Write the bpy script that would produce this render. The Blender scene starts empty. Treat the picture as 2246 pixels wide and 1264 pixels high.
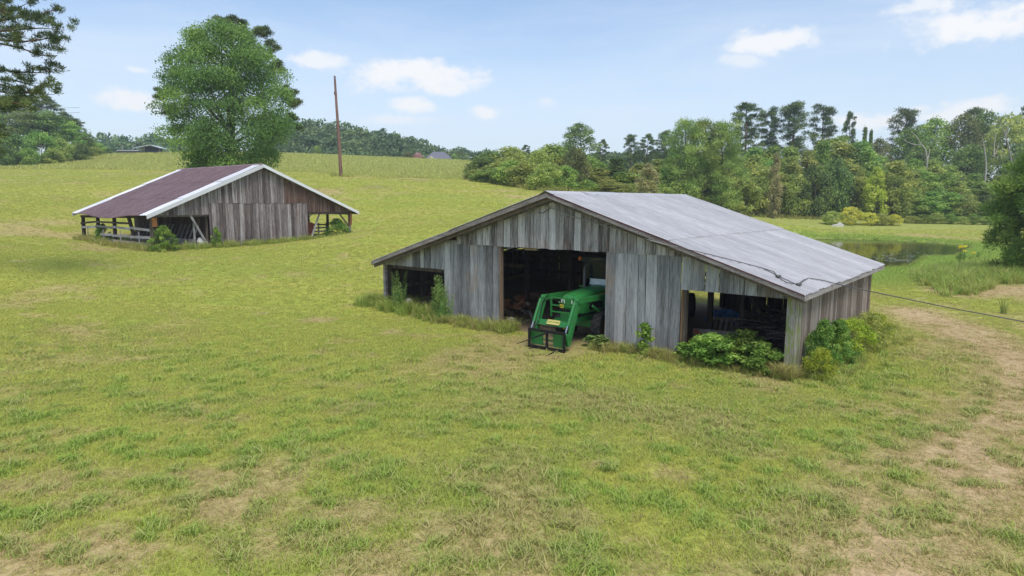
import bpy, math, random
import numpy as np
from mathutils import Vector, Matrix

random.seed(7)
RNG = np.random.default_rng(11)
scene = bpy.context.scene
COL = scene.collection

# ------------------------------------------------------------------ camera
FPX, PITCH, CAM_H, ROLL = 1440.0, 0.1293, 4.3127, 0.0021
cam_d = bpy.data.cameras.new('camera')
cam_d.sensor_width = 36.0
cam_d.lens = FPX / 2246 * 36.0
cam_d.clip_start, cam_d.clip_end = 0.1, 6000
cam = bpy.data.objects.new('camera', cam_d)
COL.objects.link(cam)
cam.matrix_world = Matrix.Translation((0, 0, CAM_H)) @ Matrix.Rotation(math.pi/2 - PITCH, 4, 'X') @ Matrix.Rotation(ROLL, 4, 'Z')
scene.camera = cam

# ------------------------------------------------------------------ light
SUN_EL, SUN_AZ = math.radians(61), math.radians(160)     # azimuth clockwise from +Y
SUN_STRENGTH, SUN_ANGLE, SKY_STRENGTH, EXPOSURE = 1.5, 20.0, 0.10, 0.82
HAZE = 0.0006
sd = bpy.data.lights.new('sun', 'SUN')
sd.energy, sd.angle, sd.color = SUN_STRENGTH, math.radians(SUN_ANGLE), (1.0, 0.96, 0.89)
sun = bpy.data.objects.new('sun', sd)
COL.objects.link(sun)
to_sun = Vector((math.sin(SUN_AZ)*math.cos(SUN_EL), math.cos(SUN_AZ)*math.cos(SUN_EL), math.sin(SUN_EL)))
sun.rotation_euler = to_sun.to_track_quat('Z', 'Y').to_euler()
vs = scene.view_settings
vs.view_transform, vs.look, vs.exposure, vs.gamma, vs.use_curve_mapping = 'Standard', 'None', EXPOSURE, 1.0, False
scene.cycles.max_bounces = 8
scene.cycles.diffuse_bounces = 3
scene.cycles.transparent_max_bounces = 8
scene.cycles.use_denoising = True


# ------------------------------------------------------------------ picture geometry
def ray(u, v):
    a, b = u - 1123, v - 632
    cr, sr = math.cos(ROLL), math.sin(ROLL)
    a, b = a*cr + b*sr, -a*sr + b*cr
    c, s = math.cos(PITCH), math.sin(PITCH)
    return np.array([a/FPX, c - s*(b/FPX), -s - c*(b/FPX)])
CP = np.array([0, 0, CAM_H])
def at_depth(u, v, d):
    r = ray(u, v); return CP + r*(d/r[1])
def at_z(u, v, z):
    r = ray(u, v); return CP + r*((z - CAM_H)/r[2])
def at_plane(u, v, p, n):
    r = ray(u, v); t = np.dot(np.asarray(p) - CP, n)/np.dot(r, n); return CP + r*t

def lin(c):
    c = c/255.0
    return c/12.92 if c <= 0.04045 else ((c + 0.055)/1.055)**2.4
def rgb(r, g, b): return (lin(r), lin(g), lin(b), 1.0)


# ------------------------------------------------------------------ node helper
class NT:
    def __init__(self, tree):
        self.t = tree; self.t.nodes.clear()
    def n(self, typ, ins=None, **props):
        nd = self.t.nodes.new(typ)
        for k, v in props.items(): setattr(nd, k, v)
        for k, v in (ins or {}).items(): self.put(nd.inputs[k], v)
        return nd
    def put(self, sock, v):
        if isinstance(v, bpy.types.NodeSocket): self.t.links.new(v, sock)
        else: sock.default_value = v
    def math(self, op, a, b=0.0, c=0.0, clamp=False):
        nd = self.n('ShaderNodeMath', {0: a, 1: b, 2: c}, operation=op, use_clamp=clamp); return nd.outputs[0]
    def vmath(self, op, a, b=(0, 0, 0)):
        nd = self.n('ShaderNodeVectorMath', {0: a, 1: b}, operation=op)
        return nd.outputs['Value'] if op in ('LENGTH', 'DOT_PRODUCT') else nd.outputs[0]
    def noise(self, vec, scale, detail=3.0, rough=0.55, dist=0.0):
        nd = self.n('ShaderNodeTexNoise', {'Vector': vec, 'Scale': scale, 'Detail': detail, 'Roughness': rough, 'Distortion': dist})
        return nd.outputs['Fac']
    def ramp(self, fac, stops):
        nd = self.n('ShaderNodeValToRGB', {'Fac': fac})
        cr = nd.color_ramp
        while len(cr.elements) < len(stops): cr.elements.new(0.5)
        for e, (p, c) in zip(cr.elements, stops):
            e.position = p
            e.color = c if hasattr(c, '__len__') else (c, c, c, 1)
        return nd.outputs['Color']
    def mix(self, fac, a, b, blend='MIX'):
        nd = self.n('ShaderNodeMix', data_type='RGBA', blend_type=blend)
        self.put(nd.inputs[0], fac); self.put(nd.inputs[6], a); self.put(nd.inputs[7], b)
        return nd.outputs[2]
    def step(self, x, lo, hi):
        nd = self.n('ShaderNodeMapRange', {'Value': x, 'From Min': lo, 'From Max': hi}, interpolation_type='SMOOTHSTEP')
        return nd.outputs[0]

def new_mat(name):
    m = bpy.data.materials.new(name); m.use_nodes = True
    return m, NT(m.node_tree)

def finish(nt, col, rough=0.8, bump=None, bump_d=0.01, bump_s=0.5, metal=0.0, spec=0.3, **extra):
    p = nt.n('ShaderNodeBsdfPrincipled', {'Base Color': col, 'Roughness': rough, 'Metallic': metal, 'Specular IOR Level': spec})
    for k, v in extra.items(): nt.put(p.inputs[k.replace('_', ' ')], v)
    if bump is not None:
        b = nt.n('ShaderNodeBump', {'Height': bump, 'Distance': bump_d, 'Strength': bump_s})
        nt.put(p.inputs['Normal'], b.outputs[0])
    o = nt.n('ShaderNodeOutputMaterial', {'Surface': p.outputs[0]})
    return p

def obj_coords(nt, spread=50.0):
    tc = nt.n('ShaderNodeTexCoord'); oi = nt.n('ShaderNodeObjectInfo')
    r = nt.math('MULTIPLY', oi.outputs['Random'], spread)
    off = nt.n('ShaderNodeCombineXYZ', {0: r, 1: nt.math('MULTIPLY', r, 1.7), 2: nt.math('MULTIPLY', r, 0.6)}).outputs[0]
    return nt.vmath('ADD', tc.outputs['Object'], off), oi.outputs['Random']

def wood_mat(name, dark, mid, light, tan, stretch=(14, 14, 0.9), tan_amt=0.5, streak=0.5, moss=False):
    """weathered boards: long grain, streaky stains, a few tan patches, one tone per board"""
    m, nt = new_mat(name)
    vec, rnd = obj_coords(nt)
    g = nt.vmath('MULTIPLY', vec, stretch)
    fine = nt.noise(g, 3.2, 5, 0.65, 0.6)
    broad = nt.noise(nt.vmath('MULTIPLY', vec, tuple(0.22*s for s in stretch)), 1.6, 3, 0.6, 0.3)
    blot = nt.noise(vec, 1.1, 3, 0.5)
    f = nt.math('ADD', nt.math('MULTIPLY', fine, 0.55), nt.math('MULTIPLY', broad, 0.45))
    f = nt.math('ADD', f, nt.math('MULTIPLY', nt.math('SUBTRACT', rnd, 0.5), 0.22))
    col = nt.ramp(f, [(0.33, dark), (0.5, mid), (0.68, light)])
    st = nt.step(nt.noise(nt.vmath('MULTIPLY', vec, tuple(0.6*s for s in stretch)), 1.0, 4, 0.6), 0.52, 0.72)
    col = nt.mix(nt.math('MULTIPLY', st, streak), col, dark)
    tn = nt.math('MULTIPLY', nt.step(nt.math('ADD', nt.math('MULTIPLY', blot, 0.7), nt.math('MULTIPLY', fine, 0.35)), 0.56, 0.74), tan_amt)
    col = nt.mix(tn, col, tan)
    vor = nt.n('ShaderNodeTexVoronoi', {'Vector': nt.vmath('MULTIPLY', vec, (1, 1, 0.6)), 'Scale': 1.6})
    knot = nt.math('SUBTRACT', 1.0, nt.step(vor.outputs['Distance'], 0.03, 0.075))
    col = nt.mix(nt.math('MULTIPLY', knot, 0.6), col, tan)
    if moss:
        mn = nt.step(nt.noise(nt.vmath('MULTIPLY', vec, (6, 6, 1.6)), 2.0, 4, 0.65), 0.46, 0.58)
        col = nt.mix(nt.math('MULTIPLY', mn, 0.75), col, rgb(122, 140, 62))
    finish(nt, col, 0.9, fine, 0.006, 0.8, spec=0.15)
    return m

def plain_mat(name, c, rough=0.6, var=0.25, scale=4.0, metal=0.0, dirt=None, dirt_amt=0.4, spec=0.35):
    m, nt = new_mat(name)
    vec, rnd = obj_coords(nt)
    n = nt.noise(vec, scale, 4, 0.6)
    lo = tuple(x*(1 - var) for x in c[:3]) + (1,)
    hi = tuple(min(1, x*(1 + var)) for x in c[:3]) + (1,)
    col = nt.ramp(n, [(0.3, lo), (0.7, hi)])
    if dirt is not None:
        d = nt.math('MULTIPLY', nt.step(nt.noise(vec, scale*2.3, 5, 0.65), 0.5, 0.66), dirt_amt)
        col = nt.mix(d, col, dirt)
    finish(nt, col, rough, n, 0.004, 0.3, metal, spec)
    return m

LEAF_GAIN = (1.95, 1.78, 2.1)
def leaf_mat(name, dark, mid, light, trans=0.35, hue_var=0.03):
    m, nt = new_mat(name)
    dark, mid, light = [tuple(min(.9, x*g_) for x, g_ in zip(q[:3], LEAF_GAIN))+(1,) for q in (dark, mid, light)]
    a = nt.n('ShaderNodeAttribute', attribute_name='tint').outputs['Fac']
    oi = nt.n('ShaderNodeObjectInfo').outputs['Random']
    col = nt.ramp(a, [(0.0, dark), (0.5, mid), (1.0, light)])
    h = nt.n('ShaderNodeHueSaturation', {'Hue': nt.math('ADD', 0.5 - hue_var/2, nt.math('MULTIPLY', oi, hue_var)),
              'Saturation': 1.0, 'Value': nt.math('ADD', 0.85, nt.math('MULTIPLY', oi, 0.3)), 'Color': col}).outputs[0]
    p = nt.n('ShaderNodeBsdfPrincipled', {'Base Color': h, 'Roughness': 0.62, 'Specular IOR Level': 0.25})
    t = nt.n('ShaderNodeBsdfTranslucent', {'Color': h})
    mx = nt.n('ShaderNodeMixShader', {0: trans, 1: p.outputs[0], 2: t.outputs[0]})
    nt.n('ShaderNodeOutputMaterial', {'Surface': mx.outputs[0]})
    return m


# ------------------------------------------------------------------ world
world = bpy.data.worlds.new('World'); scene.world = world; world.use_nodes = True
nt = NT(world.node_tree)
sky = nt.n('ShaderNodeTexSky', sky_type='NISHITA', sun_disc=False, sun_elevation=SUN_EL, sun_rotation=SUN_AZ, air_density=1.0, dust_density=1.2, ozone_density=1.5)
dirv = nt.n('ShaderNodeTexCoord').outputs['Generated']
sep = nt.n('ShaderNodeSeparateXYZ', {0: dirv})
zc = sep.outputs[2]
warp = nt.n('ShaderNodeTexNoise', {'Vector': nt.vmath('MULTIPLY', dirv, (1, 1, 1.6)), 'Scale': 14.0, 'Detail': 6.0, 'Roughness': 0.6}).outputs['Color']
warpc = nt.vmath('SUBTRACT', warp, (0.5, 0.5, 0.5))
cn = nt.math('SUBTRACT', nt.noise(nt.vmath('MULTIPLY', dirv, (1, 1, 1.7)), 46.0, 7, .62), .5)
cl = None
for (u, v, hw, hh, dens) in [(905, 168, 175, 46, 1), (1000, 185, 95, 26, .9), (700, 138, 78, 28, .85), (290, 228, 85, 32, .9), (907, 231, 56, 20, .95), (1070, 249, 46, 18, .9),
                       (1690, 92, 105, 36, .95), (1625, 132, 55, 20, .6), (2190, 42, 200, 62, 1), (2035, 12, 70, 26, .8), (1905, 268, 75, 34, .9), (2090, 246, 160, 26, .9), (310, 155, 22, 8, .6), (860, 262, 90, 16, .5), (1195, 224, 30, 11, .4)]:
    r = ray(u, v); L_ = np.linalg.norm(r); c = r/L_
    d = nt.vmath('ADD', nt.vmath('SUBTRACT', dirv, tuple(c)), nt.vmath('MULTIPLY', warpc, (0.11*hw/120+0.02, 0.0, 0.045*hh/30)))
    d = nt.vmath('MULTIPLY', d, (FPX*L_/hw, 0.0, FPX*L_/hh))
    s = nt.math('MULTIPLY', nt.math('SUBTRACT', 1.0, nt.step(nt.math('ADD', nt.vmath('LENGTH', d), nt.math('MULTIPLY', cn, .9)), 0.30, 1.0)), dens)
    cl = s if cl is None else nt.math('MAXIMUM', cl, s)
# high thin cloud all over the sky, thicker towards the horizon
thin = nt.noise(nt.vmath('MULTIPLY', dirv, (1.0, 1.0, 5.0)), 2.6, 6, 0.6, 0.3)
veil = nt.math('MULTIPLY', nt.step(thin, 0.3, 0.75), 0.35)
lowh = nt.math('SUBTRACT', 1.0, nt.step(zc, -0.02, 0.38))
veil = nt.math('ADD', veil, nt.math('MULTIPLY', lowh, 0.70), clamp=True)
puff = nt.step(nt.noise(nt.vmath('MULTIPLY', dirv, (1, 1, 2.0)), 3.3, 7, 0.6), 0.60, 0.74)
puff = nt.math('MULTIPLY', puff, nt.step(zc, 0.30, 0.45))
cover = nt.math('MAXIMUM', cl, nt.math('MULTIPLY', puff, 0.9))
VEIL_C, CLOUD_C, SKY_TINT = (4.45, 5.05, 5.8, 1), (5.5, 5.6, 5.8, 1), (1.04, 1.07, 1.10, 1)
skyc = nt.mix(1.0, sky.outputs[0], SKY_TINT, 'MULTIPLY')
c1 = nt.mix(veil, skyc, VEIL_C)
c2 = nt.mix(cover, c1, CLOUD_C)
bg = nt.n('ShaderNodeBackground', {'Color': c2, 'Strength': SKY_STRENGTH})
nt.n('ShaderNodeOutputWorld', {'Surface': bg.outputs[0]})


# ------------------------------------------------------------------ mesh helpers
def tag(o, label=None, cat=None, group=None, kind=None):
    if label: o['label'] = label
    if cat: o['category'] = cat
    if group: o['group'] = group
    if kind: o['kind'] = kind
    return o

def empty(name, loc=(0, 0, 0), rz=0.0, label=None, cat=None, group=None, scale=1.0):
    o = bpy.data.objects.new(name, None); COL.objects.link(o)
    o.location = loc; o.rotation_euler = (0, 0, rz); o.scale = (scale,)*3
    o.empty_display_size = 0.3
    return tag(o, label, cat, group)

def link(name, me, mat=None, parent=None):
    if mat is not None and not me.materials: me.materials.append(mat)
    o = bpy.data.objects.new(name, me); COL.objects.link(o)
    if parent is not None: o.parent = parent
    return o

class MB:
    """collects shapes, builds ONE mesh"""
    def __init__(s): s.v = []; s.f = []
    def add(s, vs, fs):
        b = len(s.v); s.v += [tuple(map(float, p)) for p in vs]; s.f += [tuple(i + b for i in f) for f in fs]; return s
    def box(s, c, d, rot=None, taper=1.0):
        hx, hy, hz = d[0]/2, d[1]/2, d[2]/2
        p = [Vector((sx*hx*(taper if sz > 0 else 1), sy*hy*(taper if sz > 0 else 1), sz*hz)) for sz in (-1, 1) for sx, sy in ((-1, -1), (1, -1), (1, 1), (-1, 1))]
        if rot is not None: p = [rot @ q for q in p]
        return s.add([Vector(c) + q for q in p], [(3, 2, 1, 0), (4, 5, 6, 7), (0, 1, 5, 4), (1, 2, 6, 5), (2, 3, 7, 6), (3, 0, 4, 7)])
    def bar(s, a, b, w, t=None, up=(0, 0, 1)):
        a, b = Vector(a), Vector(b); t = w if t is None else t
        z = (b - a).normalized(); x = z.cross(Vector(up))
        if x.length < 1e-4: x = z.cross(Vector((1, 0, 0)))
        x.normalize(); y = z.cross(x)
        R = Matrix((x, y, z)).transposed()
        return s.box((a + b)/2, (w, t, (b - a).length), R)
    def tube(s, pts, rad, n=8, cap=True):
        pts = [Vector(p) for p in pts]; m = len(pts)
        if not hasattr(rad, '__len__'): rad = [rad]*m
        vs = []; x = None
        for i, p in enumerate(pts):
            d = (pts[min(i+1, m-1)] - pts[max(i-1, 0)]).normalized()
            if x is None:
                x = d.cross(Vector((0, 0, 1)))
                if x.length < 1e-3: x = d.cross(Vector((1, 0, 0)))
            x = (x - d*x.dot(d)).normalized(); y = d.cross(x)
            vs += [p + (x*math.cos(2*math.pi*k/n) + y*math.sin(2*math.pi*k/n))*rad[i] for k in range(n)]
        fs = [(i*n+k, i*n+(k+1) % n, (i+1)*n+(k+1) % n, (i+1)*n+k) for i in range(m-1) for k in range(n)]
        if cap: fs += [tuple(range(n))[::-1], tuple((m-1)*n+k for k in range(n))]
        return s.add(vs, fs)
    def lathe(s, c, axis, prof, n=20):
        """prof: (along axis, radius)"""
        ax = Vector(axis).normalized(); x = ax.cross(Vector((0, 0, 1)))
        if x.length < 1e-3: x = Vector((1, 0, 0))
        x.normalize(); y = ax.cross(x); c = Vector(c); vs = []
        for (h, r) in prof: vs += [c + ax*h + (x*math.cos(2*math.pi*k/n) + y*math.sin(2*math.pi*k/n))*r for k in range(n)]
        m = len(prof)
        return s.add(vs, [(i*n+k, i*n+(k+1) % n, (i+1)*n+(k+1) % n, (i+1)*n+k) for i in range(m-1) for k in range(n)])
    def prism(s, outline, ext, frame=lambda p: p):
        """outline: 3d points, ext: extrusion vector"""
        n = len(outline); a = [Vector(p) for p in outline]; b = [p + Vector(ext) for p in a]
        return s.add(a + b, [tuple(range(n))[::-1], tuple(range(n, 2*n))] + [(i, (i+1) % n, n+(i+1) % n, n+i) for i in range(n)])
    def mesh(s, name, mat=None, smooth=False):
        me = bpy.data.meshes.new(name); me.from_pydata(s.v, [], s.f); me.validate(); 
        if mat is not None: me.materials.append(mat)
        import bmesh
        bm = bmesh.new(); bm.from_mesh(me); bmesh.ops.recalc_face_normals(bm, faces=bm.faces); bm.to_mesh(me); bm.free()
        if smooth: me.polygons.foreach_set('use_smooth', [True]*len(me.polygons))
        return me
    def build(s, name, mat, parent=None, smooth=False):
        return link(name, s.mesh(name, mat, smooth), None, parent)

def np_mesh(name, verts, faces, mat=None, tint=None, smooth=False):
    """faces: (n,3) or (n,4) array"""
    me = bpy.data.meshes.new(name)
    nv, nf, k = len(verts), len(faces), faces.shape[1]
    me.vertices.add(nv); me.vertices.foreach_set('co', np.asarray(verts, np.float32).ravel())
    me.loops.add(nf*k); me.loops.foreach_set('vertex_index', np.asarray(faces, np.int32).ravel())
    me.polygons.add(nf); me.polygons.foreach_set('loop_start', np.arange(0, nf*k, k, dtype=np.int32))
    if smooth: me.polygons.foreach_set('use_smooth', np.ones(nf, bool))
    me.update(calc_edges=True)
    if tint is not None:
        a = me.attributes.new('tint', 'FLOAT', 'POINT'); a.data.foreach_set('value', np.asarray(tint, np.float32))
    if mat is not None: me.materials.append(mat)
    return me

# ------------------------------------------------------------------ terrain
def hash2(ix, iy, seed):
    h = (ix*374761393 + iy*668265263 + seed*974711) & 0xffffffff
    h = ((h ^ (h >> 13))*1274126177) & 0xffffffff
    return ((h ^ (h >> 16)) & 0xffff)/65535.0
def vnoise(x, y, seed=0):
    x, y = np.asarray(x, float), np.asarray(y, float)
    ix, iy = np.floor(x).astype(np.int64), np.floor(y).astype(np.int64)
    fx, fy = x - ix, y - iy; fx = fx*fx*(3-2*fx); fy = fy*fy*(3-2*fy)
    a, b, c, d = hash2(ix, iy, seed), hash2(ix+1, iy, seed), hash2(ix, iy+1, seed), hash2(ix+1, iy+1, seed)
    return (a*(1-fx)+b*fx)*(1-fy) + (c*(1-fx)+d*fx)*fy
def fbm(x, y, seed=0, oct=4, g=0.55):
    s = 0; a = 1; t = 0
    for i in range(oct):
        s = s + a*vnoise(x*2**i, y*2**i, seed+i*17); t += a; a *= g
    return s/t
def sstep(x, lo, hi):
    t = np.clip((x-lo)/(hi-lo), 0, 1); return t*t*(3-2*t)

PSI, BX, BY = 0.6771, 7.061, 16.128                      # near barn: front right corner and turn
PSI2, CX2, CY2, CZ2 = -0.8973, -20.39, 37.32, 1.55       # far barn
def near_barn(u, v, z=0.0):
    c, s = math.cos(PSI), math.sin(PSI); return np.array([BX + u*c + v*s, BY - u*s + v*c, z])
def far_barn(u, v, z=0.0):
    c, s = math.cos(PSI2), math.sin(PSI2); return np.array([CX2 + u*c + v*s, CY2 - u*s + v*c, CZ2 + z])

ctl = []
for p in [(-30, 0, .3), (-14, 6, 0), (0, 0, -.05), (14, 6, 0), (30, 0, 0), (-8, 12, 0), (0, 11, 0), (6, 11, 0), (13, 13, 0), (0, 18, 0), (-6, 19, .05), (-16, 18, .35), (18, 19, 0), (12, 19, 0), (30, 20, .1), (-40, 22, 1.4), (22, 28, .2)]:
    ctl.append(p)
for (u, v, z) in [(-15.6, 0, .24), (-8, 0, 0), (0, 0, 0), (0, 9.15, 0), (-8, 9.15, .2), (-15.6, 9.15, .75), (-8, 5, .08)]: ctl.append(tuple(near_barn(u, v, z)))
for (u, v, z) in [(0, 0, 0), (13.85, 0, 0), (6.9, 0, 0), (0, 10.6, .3), (13.85, 10.6, .45), (7, 5, .1)]: ctl.append(tuple(far_barn(u, v, z)))
for (u, v, d) in [(748, 388, 80), (1040, 394, 92), (1190, 419, 76), (1700, 476, 98), (1900, 482, 100), (2150, 489, 100), (2300, 492, 100), (300, 338, 150), (600, 338, 150), (0, 357, 125), (-300, 352, 125), (900, 350, 155), (1040, 355, 160),
                  (1300, 385, 150), (1960, 592, 45), (2200, 600, 38), (2260, 640, 30), (1800, 504, 86), (2150, 504, 88), (2120, 560, 56), (2300, 560, 56), (430, 376, 100), (600, 376, 92), (900, 394, 90), (880, 440, 62), (1040, 420, 75), (250, 373, 105), (60, 400, 80), (0, 470, 48), (-200, 480, 40), (820, 500, 45)]:
    ctl.append(tuple(at_depth(u, v, d)))
for p in [(-250, 210, 12.), (-120, 230, 12.), (-60, 230, 12.5), (0, 240, 11.5), (100, 240, 7), (220, 200, 5), (-250, 100, 12), (200, 90, 2), (150, 40, 1), (-200, 10, 6), (-100, -40, 3), (100, -40, 0), (0, -40, -.2), (-300, 420, 9), (0, 420, 9), (300, 420, 6)]:
    ctl.append(p)
ctl = np.array(ctl, float)
def _tps(r2): return np.where(r2 > 0, 0.5*r2*np.log(np.maximum(r2, 1e-12)), 0)
_S = 50.0
_q = ctl[:, :2]/_S
_n = len(_q)
_K = _tps(((_q[:, None]-_q[None])**2).sum(-1)) + 2e-3*np.eye(_n)
_P = np.c_[np.ones(_n), _q]
_A = np.block([[_K, _P], [_P.T, np.zeros((3, 3))]])
_w = np.linalg.solve(_A, np.r_[ctl[:, 2], 0, 0, 0])
WATER_Z = 0.0
# pond outline on the water plane, traced as ground points
POND = np.array([at_z(u, v, WATER_Z)[:2] for (u, v) in [(1500, 535), (1600, 527), (1806, 523), (1922, 526), (2036, 532), (2134, 541), (2090, 563), (2022, 566), (1990, 588), (1940, 590), (1800, 612), (1650, 605), (1500, 575)]])
def poly_sd(x, y, poly):
    """signed distance to polygon, negative inside"""
    x, y = np.asarray(x, float), np.asarray(y, float)
    d = np.full(x.shape, 1e9); ins = np.zeros(x.shape, bool); n = len(poly)
    for i in range(n):
        a, b = poly[i], poly[(i+1) % n]; e = b-a
        t = np.clip(((x-a[0])*e[0]+(y-a[1])*e[1])/(e@e), 0, 1)
        d = np.minimum(d, np.hypot(x-a[0]-t*e[0], y-a[1]-t*e[1]))
        c = ((a[1] > y) != (b[1] > y)) & (x < (b[0]-a[0])*(y-a[1])/(b[1]-a[1]+1e-12)+a[0]); ins ^= c
    return np.where(ins, -d, d)
def base_z(x, y):
    x, y = np.asarray(x, float), np.asarray(y, float)
    q = np.stack([x.ravel(), y.ravel()], 1)/_S
    out = np.empty(len(q))
    for i in range(0, len(q), 20000):
        qq = q[i:i+20000]
        out[i:i+20000] = _tps(((qq[:, None]-_q[None])**2).sum(-1)) @ _w[:_n] + _w[_n] + qq @ _w[_n+1:]
    return out.reshape(x.shape)
def ground_z(x, y):
    x, y = np.asarray(x, float), np.asarray(y, float)
    z = base_z(x, y)
    z = z + 0.05*(fbm(x*.35, y*.35, 5)-.5) + 0.25*(fbm(x*.06, y*.06, 9)-.5)*sstep(y, 40, 80)
    sd = poly_sd(x, y, POND)
    shore = sstep(sd, 0.0, 7.0)
    zz = np.where(sd > 0, WATER_Z + 0.02 + 0.10*np.clip(sd, 0, 1.2) + (z-WATER_Z-.1)*shore, WATER_Z - 0.5*np.clip(-sd, 0, 1.5)+.02)
    return np.where(sd < 7.0, np.where(sd > 0, np.maximum(zz, WATER_Z+.02), zz), z)
def gz(x, y): return float(ground_z(np.array([x]), np.array([y]))[0])
def on_ground(u, v, d0=3.0, d1=400.0):
    """first hit of the picture ray with the terrain"""
    r = ray(u, v); ds = np.geomspace(d0, d1, 700); t = ds/r[1]
    z = CAM_H + r[2]*t; g = ground_z(r[0]*t, ds)
    i = np.argmax(z < g)
    if not (z < g).any(): i = np.argmin(z-g)
    return np.array([r[0]*t[i], ds[i], g[i]])
def drop(u, d):
    """ground point on the picture column u at depth d"""
    p = at_depth(u, 600, d); return np.array([p[0], p[1], gz(p[0], p[1])])

# cover maps of the land (what grows where)
def lay(x, y):
    """returns dry, lush, wild (0..1) maps"""
    x, y = np.asarray(x, float), np.asarray(y, float)
    n1 = fbm(x*.16+3, y*.16, 21, 5); n2 = fbm(x*.5, y*.5, 31, 4); n3 = fbm(x*1.1+7, y*1.1, 41, 3); n4 = fbm(x*.05, y*.12, 51, 3)
    dry = sstep(.55*n1+.45*n2, .50, .70)*.6
    dry = np.maximum(dry, sstep(n3, .62, .8)*.55)
    # worn track curving along the right hand side
    tr = [at_z(u, v, 0)[:2] for (u, v) in [(2000, 688), (2080, 715), (2170, 755), (2235, 810), (2245, 880), (2225, 945), (2150, 1005), (2020, 1075), (1950, 1150), (1930, 1220), (1960, 1290)]]
    dtr = np.full(x.shape, 1e9)
    for a, b in zip(tr[:-1], tr[1:]):
        e = b-a; t = np.clip(((x-a[0])*e[0]+(y-a[1])*e[1])/(e@e), 0, 1); dtr = np.minimum(dtr, np.hypot(x-a[0]-t*e[0], y-a[1]-t*e[1]))
    dry = np.maximum(dry, (1-sstep(dtr+(n2-.5)*1.2, .2, 2.2))*1.0*sstep(n2*.6+n3*.4, .18, .42))
    dry = np.maximum(dry, (1-sstep(y, 8.5, 13.5))*sstep(.5*n2+.5*n3, .44, .62)*.8)
    dry = np.maximum(dry, sstep(x, 2, 9)*(1-sstep(y, 12, 19))*sstep(.6*n2+.4*n3, .42, .62)*.7)
    def spot(u, v, rx, ry, amt, cur):
        p = at_z(u, v, 0); q = np.hypot((x-p[0])/rx, (y-p[1])/ry)+(n3-.5)*1.5+(n2-.5)*1.2
        return np.maximum(cur, (1-sstep(q, .2, 1.25))*amt*.85)
    for s in [(855, 732, .75, .75, 1), (705, 712, .8, .6, .95), (1312, 1020, .22, .2, 1), (900, 815, .9, .6, .6), (760, 1130, .9, .6, .8), (640, 1180, 1.3, .6, .7), (430, 900, .7, .9, .7), (1950, 1160, .5, .9, .9), (70, 1240, .9, .4, .6), (1075, 770, 1.5, .7, .45), (200, 1100, .6, .5, .6), (660, 645, .9, .8, .5)]:
        dry = spot(*s, dry)
    lush = sstep(fbm(x*.45+11, y*.45, 61, 4), .50, .70)*sstep(fbm(x*2.3, y*2.3, 65, 3), .36, .62)
    lush = np.maximum(lush*.5, sstep(fbm(x*3.1, y*3.1, 71, 3), .54, .72)*.8)
    near = 1-sstep(y, 14, 40)
    lush = lush*(.15+.85*(1-sstep(y, 10, 27)))
    gx, gy = near_barn(-6, -2)[:2]
    lush = np.maximum(lush, (1-sstep(np.hypot(x-2.0, (y-10.5)*.8), 2.0, 8.0))*.45*sstep(n2, .35, .6))
    # damp bright green strip by the pond
    sd = poly_sd(x, y, POND)
    damp = (1-sstep(sd, 1.0, 9.0))*sstep(x, 6, 14)
    lush = np.maximum(lush, damp*.9)
    # the far shore bank: dry crest
    bank = np.exp(-((sd-8.0)/2.2)**2)*sstep(y, 70, 80)*sstep(x, 25, 40)
    dry = np.maximum(dry*(1-damp*.7), bank*.85*sstep(n1, .3, .6))
    pb = at_z(2240, 640, .25)
    dry = np.maximum(dry, (1-sstep(np.hypot((x-pb[0])/5.0, (y-pb[1])/3.0)+(n2-.5)*.8, .5, 1.1))*.9)
    return np.clip(dry, 0, 1), np.clip(lush, 0, 1), n4

# field edge: mown in front, tall unmown grass beyond
EDGE = np.array([at_depth(u, v, d)[:2] for (u, v, d) in [(-300, 372, 108), (250, 373, 105), (430, 376, 100), (600, 376, 92), (760, 384, 88), (900, 390, 92), (1010, 400, 92), (1045, 408, 88)]])
def beyond_edge(x, y):
    ey = np.interp(x, EDGE[:, 0], EDGE[:, 1]); return y-ey

# ------------------------------------------------------------------ ground sheet
def axis(breaks):
    out = [breaks[0][0]]
    for (a, s), (b, s2) in zip(breaks[:-1], breaks[1:]):
        x = a
        while x < b - 1e-6:
            f = (x-a)/(b-a); x = min(b, x + s*(1-f)+s2*f); out.append(x)
    return np.array(out)
gx_ = axis([(-420, 40), (-260, 25), (-80, 2.0), (-25, .5), (25, .5), (75, 2.0), (260, 25), (420, 40)])
gy_ = axis([(-60, 12), (0, 1), (8, .35), (45, .55), (110, 1.4), (180, 5), (350, 25), (480, 40)])
XX, YY = np.meshgrid(gx_, gy_)
ZZ = ground_z(XX, YY)
ZZ = np.where(YY > 450, np.minimum(ZZ, 8), ZZ)
nx, ny = len(gx_), len(gy_)
idx = np.arange(nx*ny).reshape(ny, nx)
faces = np.stack([idx[:-1, :-1], idx[:-1, 1:], idx[1:, 1:], idx[1:, :-1]], -1).reshape(-1, 4)

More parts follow.
